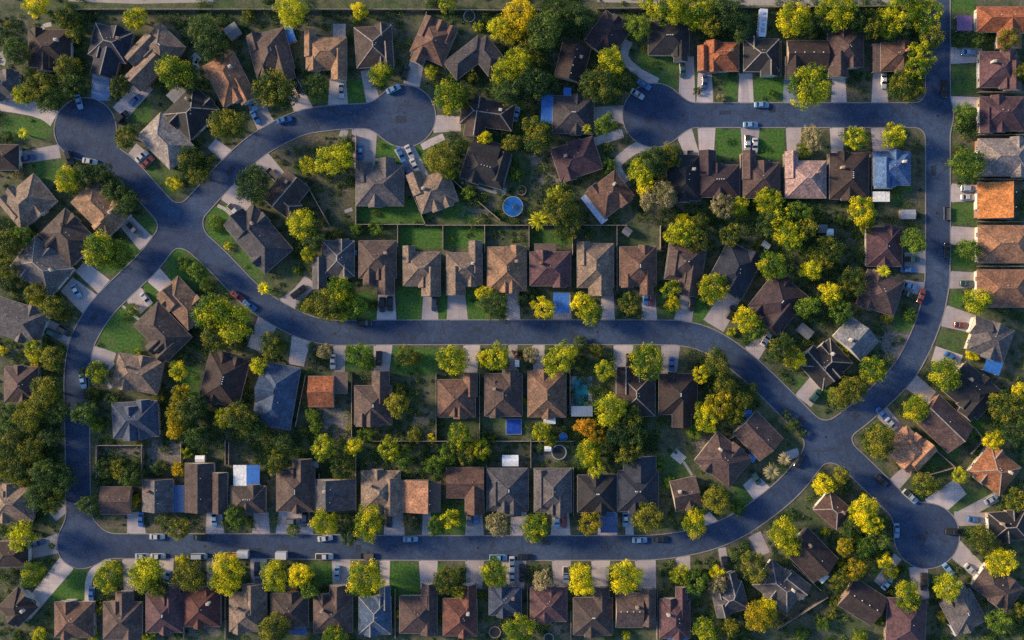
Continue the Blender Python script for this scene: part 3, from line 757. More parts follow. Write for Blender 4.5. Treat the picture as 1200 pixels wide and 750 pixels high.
# pale gravel path along the top of the picture
p_ = MB()
for (xa, ya, xb, yb, w) in ((80,-2,160,1,7),(160,1,250,-1,7),(700,-1,860,3,7),(860,3,1085,3,7)):
    a, b_ = W(xa, ya), W(xb, yb); hw = w*S/2
    p_.poly([(a[0], a[1]-hw, .006), (b_[0], b_[1]-hw, .006), (b_[0], b_[1]+hw, .006), (a[0], a[1]+hw, .006)])
pth = p_.build('path', concrete('gravel_path', (.42,.38,.33))); tag(pth, kind='structure')

drive_lines = []
for ln in DRIVES.strip().splitlines():
    pts, w = ln.split('|'); pts = [tuple(float(t) for t in p.split(',')) for p in pts.split()]; w = float(w)
    P = catmull(pts, 8) if len(pts) > 2 else np.array(pts, float)
    drive_lines.append((P, w)); m_ = MB(); L, R = [], []
    for i, p in enumerate(P):
        t = P[min(i+1, len(P)-1)] - P[max(i-1, 0)]; t = t / np.linalg.norm(t); n = np.array((-t[1], t[0])) * w / 2
        # the apron widens a little where it meets the kerb
        d = sdf(*p); fl = 1 + max(0, .25*(1 - max(d, 0)/10)) if d > -4 else 1.25
        L.append(p + n*fl); R.append(p - n*fl)
    jz = .0045 + .0009 * (len(drive_lines) % 7)
    for i in range(len(P)-1):
        q = [W(*L[i]), W(*L[i+1]), W(*R[i+1]), W(*R[i])]
        m_.poly([(x, y, jz) for x, y in reversed(q)])
    d_ = m_.build('driveway', M_CONC if len(drive_lines) not in (2, 29) else concrete('blue_grey_drive', (.17,.27,.46) if len(drive_lines) == 2 else (.27,.33,.44))); tag(d_, kind='structure')

def on_drive(px, py, m=0):
    for P, w in drive_lines:
        for a, b in zip(P[:-1], P[1:]):
            v = b-a; t = min(1, max(0, ((px-a[0])*v[0]+(py-a[1])*v[1])/(v@v)))
            if math.hypot(px-a[0]-t*v[0], py-a[1]-t*v[1]) < w/2+m: return True
    return False

for p, q in rs:
    kh = .022 if on_drive((rv[p][0]+rv[q][0])/2, (rv[p][1]+rv[q][1])/2, 1.0) else .12
    a, b = np.array(rv[p]), np.array(rv[q]); na, nb = grad(*a), grad(*b)
    a1, b1 = a + na * 1.1, b + nb * 1.1
    A, B, A1, B1 = W(*a), W(*b), W(*a1), W(*b1)
    kb.poly([(*A, .0), (*B, .0), (*B, kh), (*A, kh)]); kb.poly([(*A, kh), (*B, kh), (*B1, kh), (*A1, kh)]); kb.poly([(*A1, kh), (*B1, kh), (*B1, 0), (*A1, 0)])
kerb = kb.build('kerb', M_KERB); tag(kerb, kind='structure')
M_PATCH = plain('asphalt_patch', (.022,.034,.062), .9, spread=.25, scale=2.0)
for a in PATCHES.split('|'):
    px, py, deg, w, h = (float(t) for t in a.split(',')); ca, sa = math.cos(math.radians(deg)), math.sin(math.radians(deg)); m_ = MB()
    pts = [(px+(x*ca-y*sa)*.5, py+(x*sa+y*ca)*.5) for x, y in ((-w,-h),(w*.92,-h*.9),(w,h*.85),(-w*.95,h))]
    m_.poly([(*W(*p), .0165) for p in pts][::-1]); o = m_.build('road_patch', M_PATCH); tag(o, kind='structure')
M_IRON = plain('cast_iron', (.03,.03,.033), .6, .3)
for a in MANHOLES.split('|'):
    px, py = (float(t) for t in a.split(',')); m_ = MB(); m_.cyl(W(px, py), .42, .40, .008, .024, 16); o = m_.build('road_manhole', M_IRON); tag(o, kind='structure')

# ---------------------------------------------------------------- houses
houses = {}      # key -> dict(label anchor, position px, rects)
def ordinal(n): return ['first','second','third','fourth','fifth','sixth','seventh','eighth','ninth','tenth','eleventh','twelfth','thirteenth','fourteenth','fifteenth','sixteenth'][n-1]
rows = {}
for ln in HOUSES.strip().splitlines():
    key, row, colr, pos, wings, flags = ln.split('|'); cx, cy, ang = (float(t) for t in pos.split(','))
    wl = []
    for w in wings.split(';'):
        a = w.split(','); wl.append((float(a[0]), float(a[1]), float(a[2]), float(a[3]), a[4]))
    houses[key] = dict(key=key, row=row, col=colr, x=cx, y=cy, ang=math.radians(ang), wings=wl, flags=flags)
    rows.setdefault(row, []).append(key)
for row, ks in rows.items():
    if row in ROW_NAMES:
        ph, ax = ROW_NAMES[row]
        for i, k in enumerate(sorted(ks, key=lambda k: houses[k][ax])): houses[k]['anchor'] = ordinal(i+1) + ' house ' + ph
    else:
        for k in ks: houses[k]['anchor'] = CUSTOM.get(k, 'house')

EAVE = 2.75
def roof_wing(mb, cap, gut, x, y, w, h, kind, z0, pitch, m_wall=1):
    """one roof block over the rectangle centred x, y (house metres, y up); returns ridge end points"""
    x0, x1, y0, y1 = x-w/2, x+w/2, y-h/2, y+h/2; t = .16
    E = [(x0,y0,z0),(x1,y0,z0),(x1,y1,z0),(x0,y1,z0)]; Bt = [(p[0],p[1],z0-t) for p in E]
    def skirt():
        for i in range(4):
            j = (i+1) % 4; mb.poly([Bt[i], Bt[j], E[j], E[i]])
        mb.poly(list(reversed(Bt)))
    if kind == 'h':
        if w >= h: r = h/2*.96; A, B = (x0+r,y,z0+h/2*pitch), (x1-r,y,z0+h/2*pitch)
        else: r = w/2*.96; A, B = (x,y0+r,z0+w/2*pitch), (x,y1-r,z0+w/2*pitch)
        if abs(A[0]-B[0]) + abs(A[1]-B[1]) < .3:
            A = (A[0]-.2, A[1], A[2]); B = (B[0]+.2, B[1], B[2]); w = h + .4
        if w >= h: F = ((E[0],E[1],B,A),(E[1],E[2],B),(E[2],E[3],A,B),(E[3],E[0],A)); hips = ((E[0],A),(E[3],A),(E[1],B),(E[2],B))
        else: F = ((E[0],E[1],A),(E[1],E[2],B,A),(E[2],E[3],B),(E[3],E[0],A,B)); hips = ((E[0],A),(E[1],A),(E[2],B),(E[3],B))
        for f in F: mb.poly(f)
        skirt()
        for a, b in hips: cap.strip(a, b, .30)
        cap.strip(A, B, .34)
    elif kind in ('x', 'y', 'l2'):
        if kind == 'x': zr = z0+h/2*pitch; A, B = (x0,y,zr), (x1,y,zr); F = ((E[0],E[1],B,A),(E[2],E[3],A,B)); G = ((E[1],E[2],B),(E[3],E[0],A))
        else:
            xr = x if kind == 'y' else x0 + w*.3
            zr = z0+w/2*pitch; A, B = (xr,y0,zr), (xr,y1,zr); F = ((E[1],E[2],B,A),(E[3],E[0],A,B)); G = ((E[0],E[1],A),(E[2],E[3],B))
        for f in F: mb.poly(f)
        for g in G: mb.poly(g, m_wall)
        skirt(); cap.strip(A, B, .34)
    else:   # 'l' : one slope, low on the left
        hi = z0 + w*pitch*.62; A, B = (x1,y0,hi), (x1,y1,hi)
        mb.poly((E[0],A,B,E[3])); mb.poly((E[0],E[1],A), m_wall); mb.poly((E[2],E[3],B), m_wall); mb.poly((E[1],E[2],B,A), m_wall)
        skirt(); cap.strip(A, B, .3)
    for a, b in ((E[0],E[1]),(E[1],E[2]),(E[2],E[3]),(E[3],E[0])):
        nx, ny = (b[1]-a[1]), -(b[0]-a[0]); L = math.hypot(nx, ny); nx, ny = nx/L*.05, ny/L*.05
        gut.strip((a[0]+nx,a[1]+ny,z0-.06), (b[0]+nx,b[1]+ny,z0-.06), .12, .04)
    return A, B

def in_rects(x, y, rs, inset=0):
    return any(abs(x-r[0]) < r[2]/2-inset and abs(y-r[1]) < r[3]/2-inset for r in rs)

HOUSE_GROUP = 'houses of the suburb'
for hi_, (key, H) in enumerate(houses.items()):
    ra = random.Random(key)
    zc = EAVE + .5
    X, Y = W(H['x'], H['y'], zc); f = S * (CAM_H - zc) / CAM_H
    root = empty('house', X, Y, 0, -H['ang'])
    main = [(w[0]*f, -w[1]*f, w[2]*f, w[3]*f, w[4]) for w in H['wings']]
    solid = [w for w in main if not w[4].startswith('f')]
    mx_, my_, mw_, mh_, mk_ = solid[0]
    if mk_ == 'h' and len(solid) <= 3 and mw_ > 8.5 and mh_ > 8.5 and key not in ('Q2', 'B6', 'H34', 'H29', 'H30', 'H5'):
        # small gables break the hip towards the street and the yard
        for sgn in ((1, -1) if len(solid) < 3 else (-1,)):
            gw_ = ra.uniform(3.0, 4.4); gx_ = mx_ + mw_*ra.uniform(-.30, .26)
            solid.append((gx_, my_ + sgn*(mh_/2 - 1.6), gw_, 4.2, 'y'))
    wall_m = ra.choice(WALLS); rm = roofmat(H['col'])
    pitch = ra.uniform(.40, .52)
    rb, cp, gt, wb = MB(), MB(), MB(), MB(); ridges = []
    for k, (x, y, w, h, kd) in enumerate(solid):
        z0 = EAVE + .013*k + (.25 if key in ('H28',) else 0)
        gable_up = k > 0 and kd in 'xy' and min(w, h) < 7.2   # narrow cross gables are steeper and sit a little higher
        z0 += .18 if gable_up else 0
        ridges.append(roof_wing(rb, cp, gt, x, y, w, h, kd, z0, pitch*1.5 if gable_up else pitch + .03*k, 1))
        ins = .42 + .011*k
        if w > 2 and h > 2: wb.box(x-w/2+ins, x+w/2-ins, y-h/2+ins, y+h/2-ins, -.05, z0-.10)
    wall = wb.build('wall', wall_m, root)
    roof = rb.build('roof', [rm, wall_m], root)
    cap_m = M_CAP if 'r' in H['flags'] else rm
    cp.build('ridge_cap', cap_m, roof); gt.build('gutter', M_GUT, roof)
    # which side faces the street
    ca, sa = math.cos(H['ang']), math.sin(H['ang'])
    def topx(lx, ly): return H['x'] + (lx*ca + ly*sa)/f if False else (H['x'] + (lx*ca - (-ly)*sa)/f, H['y'] + (lx*sa + (-ly)*ca)/f)
    best = None
    for k, (x, y, w, h, kd) in enumerate(solid):
        if w < 3.5 or h < 3.5: continue
        for (nx, ny) in ((1,0),(-1,0),(0,1),(0,-1)):
            fx, fy = x + nx*w/2, y + ny*h/2
            if in_rects(fx + nx*.3, fy + ny*.3, [r for r in solid if r != (x,y,w,h,kd)]): continue
            d = sdf(*topx(fx + nx*2, fy + ny*2))
            if best is None or d < best[0]: best = (d, k, nx, ny, fx, fy, (h if nx else w))
    if best:
        _, k, nx, ny, fx, fy, span = best; ins = .42 + .011*k
        bx, by = fx - nx*(ins-.03), fy - ny*(ins-.03)
        gw = min(4.9, span - 1.6); tx, ty = -ny, nx
        if gw > 2.2:
            g = MB()
            def slab(mb, c0, c1, za, zb, d0, d1, m=0):
                pts = [(bx+tx*c0+nx*d0, by+ty*c0+ny*d0), (bx+tx*c1+nx*d0, by+ty*c1+ny*d0), (bx+tx*c1+nx*d1, by+ty*c1+ny*d1), (bx+tx*c0+nx*d1, by+ty*c0+ny*d1)]
                mb.hull([(*p, za) for p in pts], [(*p, zb) for p in pts], m)
            for r in range(4): slab(g, -gw/2, gw/2, .04+r*.55, .04+r*.55+.52, 0, .03 + .006*(r % 2))
            g.build('garage_door', M_TRIM, root)
        # windows on the long walls of the main block
        x, y, w, h, kd = solid[0]; ins = .42
        for (nx, ny) in ((1,0),(-1,0),(0,1),(0,-1)):
            fx, fy = x + nx*(w/2-ins), y + ny*(h/2-ins); tx, ty = -ny, nx; span = h if nx else w
            for c in (-.26*span, .24*span):
                ox, oy = fx+tx*c, fy+ty*c
                if in_rects(ox + nx*.5, oy + ny*.5, solid[1:]): continue
                wn = MB(); g2 = MB()
                def slab2(mb, c0, c1, za, zb, d0, d1):
                    pts = [(ox+tx*c0+nx*d0, oy+ty*c0+ny*d0), (ox+tx*c1+nx*d0, oy+ty*c1+ny*d0), (ox+tx*c1+nx*d1, oy+ty*c1+ny*d1), (ox+tx*c0+nx*d1, oy+ty*c0+ny*d1)]
                    mb.hull([(*p, za) for p in pts], [(*p, zb) for p in pts])
                slab2(wn, -.75, -.67, .9, 2.2, 0, .06); slab2(wn, .67, .75, .9, 2.2, 0, .06); slab2(wn, -.67, .67, .9, .98, 0, .06); slab2(wn, -.67, .67, 2.12, 2.2, 0, .06); slab2(wn, -.03, .03, .98, 2.12, 0, .05)
                slab2(g2, -.665, -.035, .985, 2.115, .0, .025); slab2(g2, .035, .665, .985, 2.115, .0, .025)
                wo = wn.build('window', M_TRIM, root); g2.build('pane', M_GLASS, wo)
    # flat patio covers and carports
    for k, w in enumerate(main):
        if not w[4].startswith('f'): continue
        c = w[4].split(':')[1]; x, y, ww, hh, _ = w; zt = 2.38 + .01*k
        pc = MB()
        if c == 'hlf':
            pc.box(x-ww/2, x-.02, y-hh/2, y+hh/2, zt, zt+.1, 0); pc.box(x+.02, x+ww/2, y-hh/2, y+hh/2, zt+.004, zt+.104, 1)
            po = pc.build('patio_cover', [covermat('wht'), covermat('blu')], root)
        else:
            n = max(2, int(ww/.6)); 
            for i in range(n): pc.box(x-ww/2+ww*i/n, x-ww/2+ww*(i+1)/n-.02, y-hh/2, y+hh/2, zt, zt+.08+.02*(i % 2))
            po = pc.build('patio_cover', covermat(c), root)
        for sx in (-1, 1):
            for sy in (-1, 1):
                px_, py_ = x+sx*(ww/2-.2), y+sy*(hh/2-.2)
                if in_rects(px_, py_, solid, -.2): continue
                q = MB(); q.box(px_-.07, px_+.07, py_-.07, py_+.07, 0, zt-.002); q.build('post', M_POST, po)
    # vents, pipes, chimney
    A, B = ridges[0]
    nv = (4 if 'v' in H['flags'] else ra.choice((1, 2, 2)))
    for i in range(nv):
        t = (i+.7)/(nv+.4); off = .35 if 'v' in H['flags'] else ra.uniform(.5, 1.5)
        vx = A[0]+(B[0]-A[0])*t; vy = A[1]+(B[1]-A[1])*t
        if abs(A[0]-B[0]) < .6 and abs(A[1]-B[1]) < .6: vx += ra.uniform(-1, 1)
        along_x = abs(A[0]-B[0]) > abs(A[1]-B[1])
        if along_x: vy += off
        else: vx += off
        vz = A[2] - off*(pitch) ; q = MB()
        if 'v' in H['flags']: q.hull([(vx-.17,vy-.17,vz-.25),(vx+.17,vy-.17,vz-.25),(vx+.17,vy+.17,vz-.25),(vx-.17,vy+.17,vz-.25)], [(vx-.12,vy-.12,vz+.28),(vx+.12,vy-.12,vz+.28),(vx+.12,vy+.12,vz+.28),(vx-.12,vy+.12,vz+.28)])
        else: q.cyl((vx, vy), .09, .09, vz-.3, vz+.4, 8)
        q.build('vent', M_METAL, roof)
    if 'c' in H['flags'] or ra.random() < .35:
        x, y, w, h, kd = solid[0]; q = MB()
        cx_, cy_ = x + w*.24*ra.choice((-1, 1)), y + h*.16
        zt = ridges[0][0][2] + .5
        q.box(cx_-.45, cx_+.45, cy_-.35, cy_+.35, EAVE, zt); q.box(cx_-.52, cx_+.52, cy_-.42, cy_+.42, zt, zt+.12); q.box(cx_-.2, cx_+.2, cy_-.14, cy_+.14, zt+.12, zt+.3)
        q.build('chimney', wall_m, roof)
    anchor = H['anchor']
    cov = [COVERW.get(w[4].split(':')[1], 'half white, half blue') for w in H['wings'] if w[4].startswith('f')]
    extra = (' and ' + cov[0] + ' patio cover') if cov and cov[0] not in anchor and len(anchor.split()) < 9 else ''
    lab = ROOFW[H['col']] + ' roof' + extra + ', ' + anchor
    tag(root, lab, 'house', HOUSE_GROUP)
    H['rects'] = [(w[0], w[1], w[2], w[3]) for w in H['wings']]

def in_house(px, py, m=0):
    for H in houses.values():
        dx, dy = px-H['x'], py-H['y']
        if abs(dx) > 60 or abs(dy) > 60: continue
        ca, sa = math.cos(H['ang']), math.sin(H['ang']); lx, ly = dx*ca+dy*sa, -dx*sa+dy*ca
        if any(abs(lx-r[0]) < r[2]/2+m and abs(ly-r[1]) < r[3]/2+m for r in H['rects']): return True
    return False
# ---------------------------------------------------------------- labels that single out
used_labels = set()
def side_of(px, py, H, rel=('above', 'below', 'left of', 'right of', 'above left of', 'above right of', 'below left of', 'below right of')):
    a = math.degrees(math.atan2(py-H['y'], px-H['x'])) % 360
    k = int(((a + 22.5) % 360) // 45)
    return ['right of', 'below right of', 'below', 'below left of', 'left of', 'above left of', 'above', 'above right of'][k]
def single_out(px, py, heads, max_words=16):
    """heads: possible openings in order of preference -> a label nobody else carries"""
    near = sorted(houses.values(), key=lambda H: math.hypot(H['x']-px, H['y']-py))[:9]
    for H in near:
        for hd in heads:
            a = H['anchor']
            if not a.split()[0] in ('first','second','third','fourth','fifth','sixth','seventh','eighth','ninth','tenth','eleventh','twelfth','thirteenth','fourteenth','fifteenth'): a = 'the ' + a
            else: a = 'the ' + a
            lab = hd + ' ' + side_of(px, py, H) + ' ' + a
            if len(lab.split()) > max_words: lab = hd + ' ' + side_of(px, py, H) + ' ' + H['anchor']
            if len(lab.split()) > max_words or lab in used_labels: continue
            used_labels.add(lab); return lab
    print('NO LABEL', px, py, heads[0]); return heads[0] + ' among other plants here'

# ---------------------------------------------------------------- trees
def crown_mesh(seed, n_clump, n_leaf, leaf, flat=.78, spread=1.0):
    r = np.random.default_rng(seed)
    # clumps fill an uneven ellipsoid of radius about 1
    lobes = r.normal(0, 1, (6, 3)); lobes /= np.linalg.norm(lobes, axis=1)[:, None]; amp = r.uniform(-.34, .26, 6)
    cs, rad, tint = [], [], []
    tries = 0
    while len(cs) < n_clump and tries < 5000:
        tries += 1
        d = r.normal(0, 1, 3); d /= np.linalg.norm(d)
        if d[2] < -.55: continue
        lim = 1 + sum(a * max(0, d @ l)**3 for a, l in zip(amp, lobes))
        rr = lim * r.uniform(.3, 1.0)**.55 * .90
        c = d * rr * np.array((1, 1, flat)); q = r.uniform(.11, .28)
        if any(np.linalg.norm(c-o) < .55*(q+s) for o, s in zip(cs, rad)): continue
        cs.append(c); rad.append(q); tint.append(r.beta(.7, .8))
    V, F, T = [], [], []
    per = max(8, n_leaf // len(cs))
    for c, q, t in zip(cs, rad, tint):
        m = int(per * (q/.22)**2)
        d = r.normal(0, 1, (m, 3)); d /= np.linalg.norm(d, axis=1)[:, None]
        p = c + d * (q * r.uniform(.5, 1.25, (m, 1)))
        nrm = d + r.normal(0, .5, (m, 3)) + np.array((0, 0, .35)); nrm /= np.linalg.norm(nrm, axis=1)[:, None]
        up = r.normal(0, 1, (m, 3)); u = np.cross(nrm, up); u /= np.linalg.norm(u, axis=1)[:, None]; w = np.cross(nrm, u)
        s = leaf * r.uniform(.6, 1.25, (m, 1))
        quad = np.stack([p-u*s, p-w*s*.62, p+u*s, p+w*s*.62], 1)
        V.append(quad.reshape(-1, 3)); T.append(np.repeat(np.clip(t + r.normal(0, .13, m), 0, 1), 4))
    V = np.concatenate(V); T = np.concatenate(T); nq = len(V)//4
    me = bpy.data.meshes.new('crown'); me.vertices.add(len(V)); me.vertices.foreach_set('co', V.astype(np.float32).ravel())
    me.loops.add(len(V)); me.loops.foreach_set('vertex_index', np.arange(len(V), dtype=np.int32))
    me.polygons.add(nq); me.polygons.foreach_set('loop_start', np.arange(0, len(V), 4, dtype=np.int32)); me.polygons.foreach_set('loop_total', np.full(nq, 4, np.int32))
    a = me.attributes.new('tint', 'FLOAT', 'POINT'); a.data.foreach_set('value', T.astype(np.float32))
    me.materials.append(leafmat('G')); me.update(calc_edges=True); me.validate()
    return me, cs

def trunk_mesh(seed, cs):
    """tapered trunk with limbs running to some of the clumps; unit crown centred at z = 0, ground at z = -1.25"""
    r = random.Random(seed); m = MB()
    def limb(a, b, r0, r1, n=6):
        a, b = np.array(a, float), np.array(b, float); d = (b-a)/np.linalg.norm(b-a); u = np.cross(d, (0, 0, 1) if abs(d[2]) < .9 else (1, 0, 0)); u /= np.linalg.norm(u); w = np.cross(d, u)
        ring = lambda c, q: [tuple(c + (u*math.cos(t)+w*math.sin(t))*q) for t in [2*math.pi*i/n for i in range(n)]]
        m.hull(ring(a, r0), ring(b, r1))
    fork = (r.uniform(-.06,.06), r.uniform(-.06,.06), -.55)
    limb((0,0,-1.27), fork, .085, .06, 8)
    for c in r.sample(cs, min(7, len(cs))): limb(fork, tuple(c*.92), .04, .012)
    me_o = m
    me = bpy.data.meshes.new('trunk'); me.from_pydata(m.v, [], m.f); me.materials.append(M_BARK); me.update(); return me

BIG = [crown_mesh(100+i, 60, 6200, .044) for i in range(12)]
MID = [crown_mesh(200+i, 44, 3900, .053) for i in range(11)]
SML = [crown_mesh(300+i, 26, 1700, .07) for i in range(6)]
TR = {id(m): trunk_mesh(i, cs) for i, (m, cs) in enumerate(BIG+MID+SML)}
def parse(s): return [e.split(',') for ln in s.strip().splitlines() for e in ln.split('|') if e]
def sizeword(r): return 'large' if r >= 17 else 'small' if r < 10.5 else 'medium-sized'
tree_pts = []
def put_tree(px, py, rpx, code):
    R = rpx * S * 1.11; lib = BIG if rpx >= 15 else MID if rpx >= 9 else SML
    me, cs = rng.choice(lib); fz = rng.uniform(.88, 1.1) if rpx < 15 else rng.uniform(.72, .92)
    zc = 1.25 * R * fz
    X, Y = W(px, py, zc)
    root = empty('tree', X, Y, 0)
    cr = link(bpy.data.objects.new('crown', me)); cr.parent = root; cr.location = (0, 0, zc)
    az = rng.uniform(0, 6.28); cr.rotation_euler = (0, 0, az); cr.scale = (R*rng.uniform(.88,1.12), R*rng.uniform(.88,1.12), R*fz)
    cr.material_slots[0].link = 'OBJECT'; cr.material_slots[0].material = leafmat(code)
    tr = link(bpy.data.objects.new('trunk', TR[id(me)])); tr.parent = root; tr.location = (0, 0, zc); tr.rotation_euler = (0, 0, az); tr.scale = cr.scale
    c = LEAFW[code]
    lab = single_out(px, py, [c + ' tree', sizeword(rpx) + ' ' + c + ' tree', c + (' broad tree' if rpx >= 15 else ' compact tree')])
    tag(root, lab, 'tree', 'trees between the houses'); tree_pts.append((px, py, rpx, code))
is_small_tree = lambda a: float(a[2]) <= 9 or (float(a[2]) <= 10 and a[3] in 'ED')   # small trees, drawn low without trunks and named as shrubs
for a in [t for t in parse(TREES) if not is_small_tree(t)]: put_tree(float(a[0]), float(a[1]), float(a[2]), a[3])
print('TREES', len(tree_pts))
for a in parse(SHRUBS) + [t for t in parse(TREES) if is_small_tree(t)]:  # shrubs proper, then the small trees that share their shrub labels
    px, py, rpx = float(a[0]), float(a[1]), float(a[2]); R = rpx*S
    me, cs = rng.choice(SML if rpx < 8 else MID); R *= 1.08 if rpx >= 8 else 1; X, Y = W(px, py, R*.6)
    o = link(bpy.data.objects.new('shrub', me)); o.location = (X, Y, R*.55); o.scale = (R, R, R*.75); o.rotation_euler = (0, 0, rng.uniform(0, 6.28))
    o.material_slots[0].link = 'OBJECT'; o.material_slots[0].material = leafmat(a[3])
    tag(o, single_out(px, py, [LEAFW[a[3]] + ' shrub', 'low ' + LEAFW[a[3]] + ' shrub', 'rounded ' + LEAFW[a[3]] + ' shrub', 'tall ' + LEAFW[a[3]] + ' shrub' if rpx >= 8 else 'little ' + LEAFW[a[3]] + ' shrub']), 'shrub', 'shrubs in the yards')
def palm_mesh(seed):
    r = np.random.default_rng(seed); V, F, T = [], [], []
    for k in range(52):
        az = 2.4*k + r.uniform(-.2,.2); el = r.uniform(-.25, 1.1); n = 7; L = r.uniform(.85, 1.05)
        for i in range(n):
            t0, t1 = i/n, (i+1)/n
            def pt(t): 
                rr = L*t*math.cos(el*(1-.3*t)); return np.array((rr*math.cos(az), rr*math.sin(az), L*t*math.sin(el) - .45*t*t*L))
            a, b = pt(t0), pt(t1); w0, w1 = .09*(1-t0)**.5*(1 if i else .4), .09*max(0,1-t1)**.5; s = np.array((-math.sin(az), math.cos(az), 0))
            q = len(V); V += [a-s*w0, a+s*w0, b+s*w1, b-s*w1]; F.append((q,q+1,q+2,q+3)); T += [r.uniform(.3,1)]*4
    me = bpy.data.meshes.new('crown'); me.from_pydata([tuple(v) for v in V], [], F); at = me.attributes.new('tint','FLOAT','POINT'); at.data.foreach_set('value', T)
    me.materials.append(leafmat('Y')); me.update(); return me
for i, a in enumerate(parse(PALMS)):
    px, py, R = float(a[0]), float(a[1]), float(a[2])*S; hgt = 5.0
    X, Y = W(px, py, hgt); root = empty('palm_tree', X, Y)
    c = link(bpy.data.objects.new('crown', palm_mesh(i))); c.parent = root; c.location = (0,0,hgt); c.scale = (R*1.1,R*1.1,R*1.1)
    c.material_slots[0].link = 'OBJECT'; c.material_slots[0].material = leafmat('Y' if i in (0,4,6) else 'P' if i in (1,2) else 'G')
    t = MB(); t.cyl((0,0), .22, .15, -.05, hgt, 8); t.build('trunk', M_BARK, root)
    tag(root, single_out(px, py, ['pale spiky palm tree' if i in (1,2) else 'yellow spiky palm tree' if i in (0,4,6) else 'yellow-green spiky palm tree']), 'palm tree', 'palms in the yards')

# low undergrowth of yards and wood edges: uncountable
def undergrowth():
    r = np.random.default_rng(5); V, T = [], []
    pts = []
    while len(pts) < 9500:
        if r.random() < .6:
            t = tree_pts[r.integers(len(tree_pts))]
            if t[3] in 'YP' and r.random() < .6: continue
            a = r.uniform(0, 6.28); d = t[2]*r.uniform(.5, 2.3); x, y = t[0]+d*math.cos(a), t[1]+d*math.sin(a)
        else: x, y = r.uniform(-10, 1210), r.uniform(8, 760)
        if sdf(x, y) < 5: continue
        lawn = max([k[5] for k in GROUND if k[0] == 'L' and k[1] < x < k[3] and k[2] < y < k[4]] or [0])
        if lawn > .3 and r.random() < .9: continue
        if in_house(x, y, 3) or on_drive(x, y, 2): continue
        pts.append((x, y))
    for x, y in pts:
        X, Y = W(x, y); q = r.uniform(.35, 1.0) if r.random() < .72 else r.uniform(1.0, 2.3); m = int(40*q*(.6+q))+14
        d = r.normal(0, 1, (m, 3)); d /= np.linalg.norm(d, axis=1)[:, None]; d[:,2] = np.abs(d[:,2])
        p = np.array((X, Y, .05)) + d*q*r.uniform(.5, 1.1, (m, 1))*np.array((1,1,.8))
        nrm = d + r.normal(0, .6, (m, 3)); nrm /= np.linalg.norm(nrm, axis=1)[:, None]; u = np.cross(nrm, r.normal(0,1,(m,3))); u /= np.linalg.norm(u, axis=1)[:, None]; w = np.cross(nrm, u)
        s = .17*r.uniform(.6, 1.3, (m, 1)); quad = np.stack([p-u*s, p-w*s*.7, p+u*s, p+w*s*.7], 1)
        V.append(quad.reshape(-1,3)); T.append(np.repeat(np.clip(r.beta(.8,1.6)+r.normal(0,.1,m),0,1),4))
    V = np.concatenate(V); T = np.concatenate(T); nq = len(V)//4
    me = bpy.data.meshes.new('undergrowth'); me.vertices.add(len(V)); me.vertices.foreach_set('co', V.astype(np.float32).ravel())
    me.loops.add(len(V)); me.loops.foreach_set('vertex_index', np.arange(len(V), dtype=np.int32))
    me.polygons.add(nq); me.polygons.foreach_set('loop_start', np.arange(0,len(V),4,dtype=np.int32)); me.polygons.foreach_set('loop_total', np.full(nq,4,np.int32))
    a = me.attributes.new('tint','FLOAT','POINT'); a.data.foreach_set('value', T.astype(np.float32))
    me.materials.append(leafmat('D')); me.update(calc_edges=True)
    o = link(bpy.data.objects.new('undergrowth', me)); o.material_slots[0].link = 'OBJECT'; o.material_slots[0].material = leafmat('U')
    tag(o, 'low dark green weeds and bushes in yards between the houses', 'undergrowth', kind='stuff')
undergrowth()

# ---------------------------------------------------------------- fences
for e in [x for ln in FENCES.strip().splitlines() for x in ln.split('|')]:
    a, b = [tuple(float(t) for t in p.split(',')) for p in e.split()]
    (xa, ya), (xb, yb) = W(*a, 1.6), W(*b, 1.6); L = math.hypot(xb-xa, yb-ya); ang = math.atan2(yb-ya, xb-xa)
    root = empty('fence', xa, ya, 0, ang)
    m = MB(); n = max(1, int(L/.6))
    for i in range(n):
        m.box(L*i/n, L*(i+1)/n-.015, -.025-.004*(i % 2), .025, .04, 1.78+.03*((i*7) % 3))
    m.build('board_panel', M_FENCE, root)
    rl = MB(); rl.box(0, L, -.06, .07, 1.845, 1.885); rl.build('rail', plain('fence_top_rail', (.36,.29,.23), .85, spread=.25, scale=1.5), root)
    k = max(2, min(60, int(L/3)+1))
    for i in range(k):
        q = MB(); x = .06 + (L-.12)*i/(k-1); q.box(x-.05, x+.05, .026, .12, 0, 1.84); q.build('post', M_FENCE, root)
    mx, my = (a[0]+b[0])/2, (a[1]+b[1])/2
    kind = 'long' if L > 30 else 'slanting' if min(abs(a[0]-b[0]), abs(a[1]-b[1])) > 8 else 'straight'
    tag(root, single_out(mx, my, ['wooden fence', kind + ' wooden fence', 'weathered wooden fence', 'grey-brown wooden fence', 'plain wooden fence']), 'fence', 'wooden yard fences')

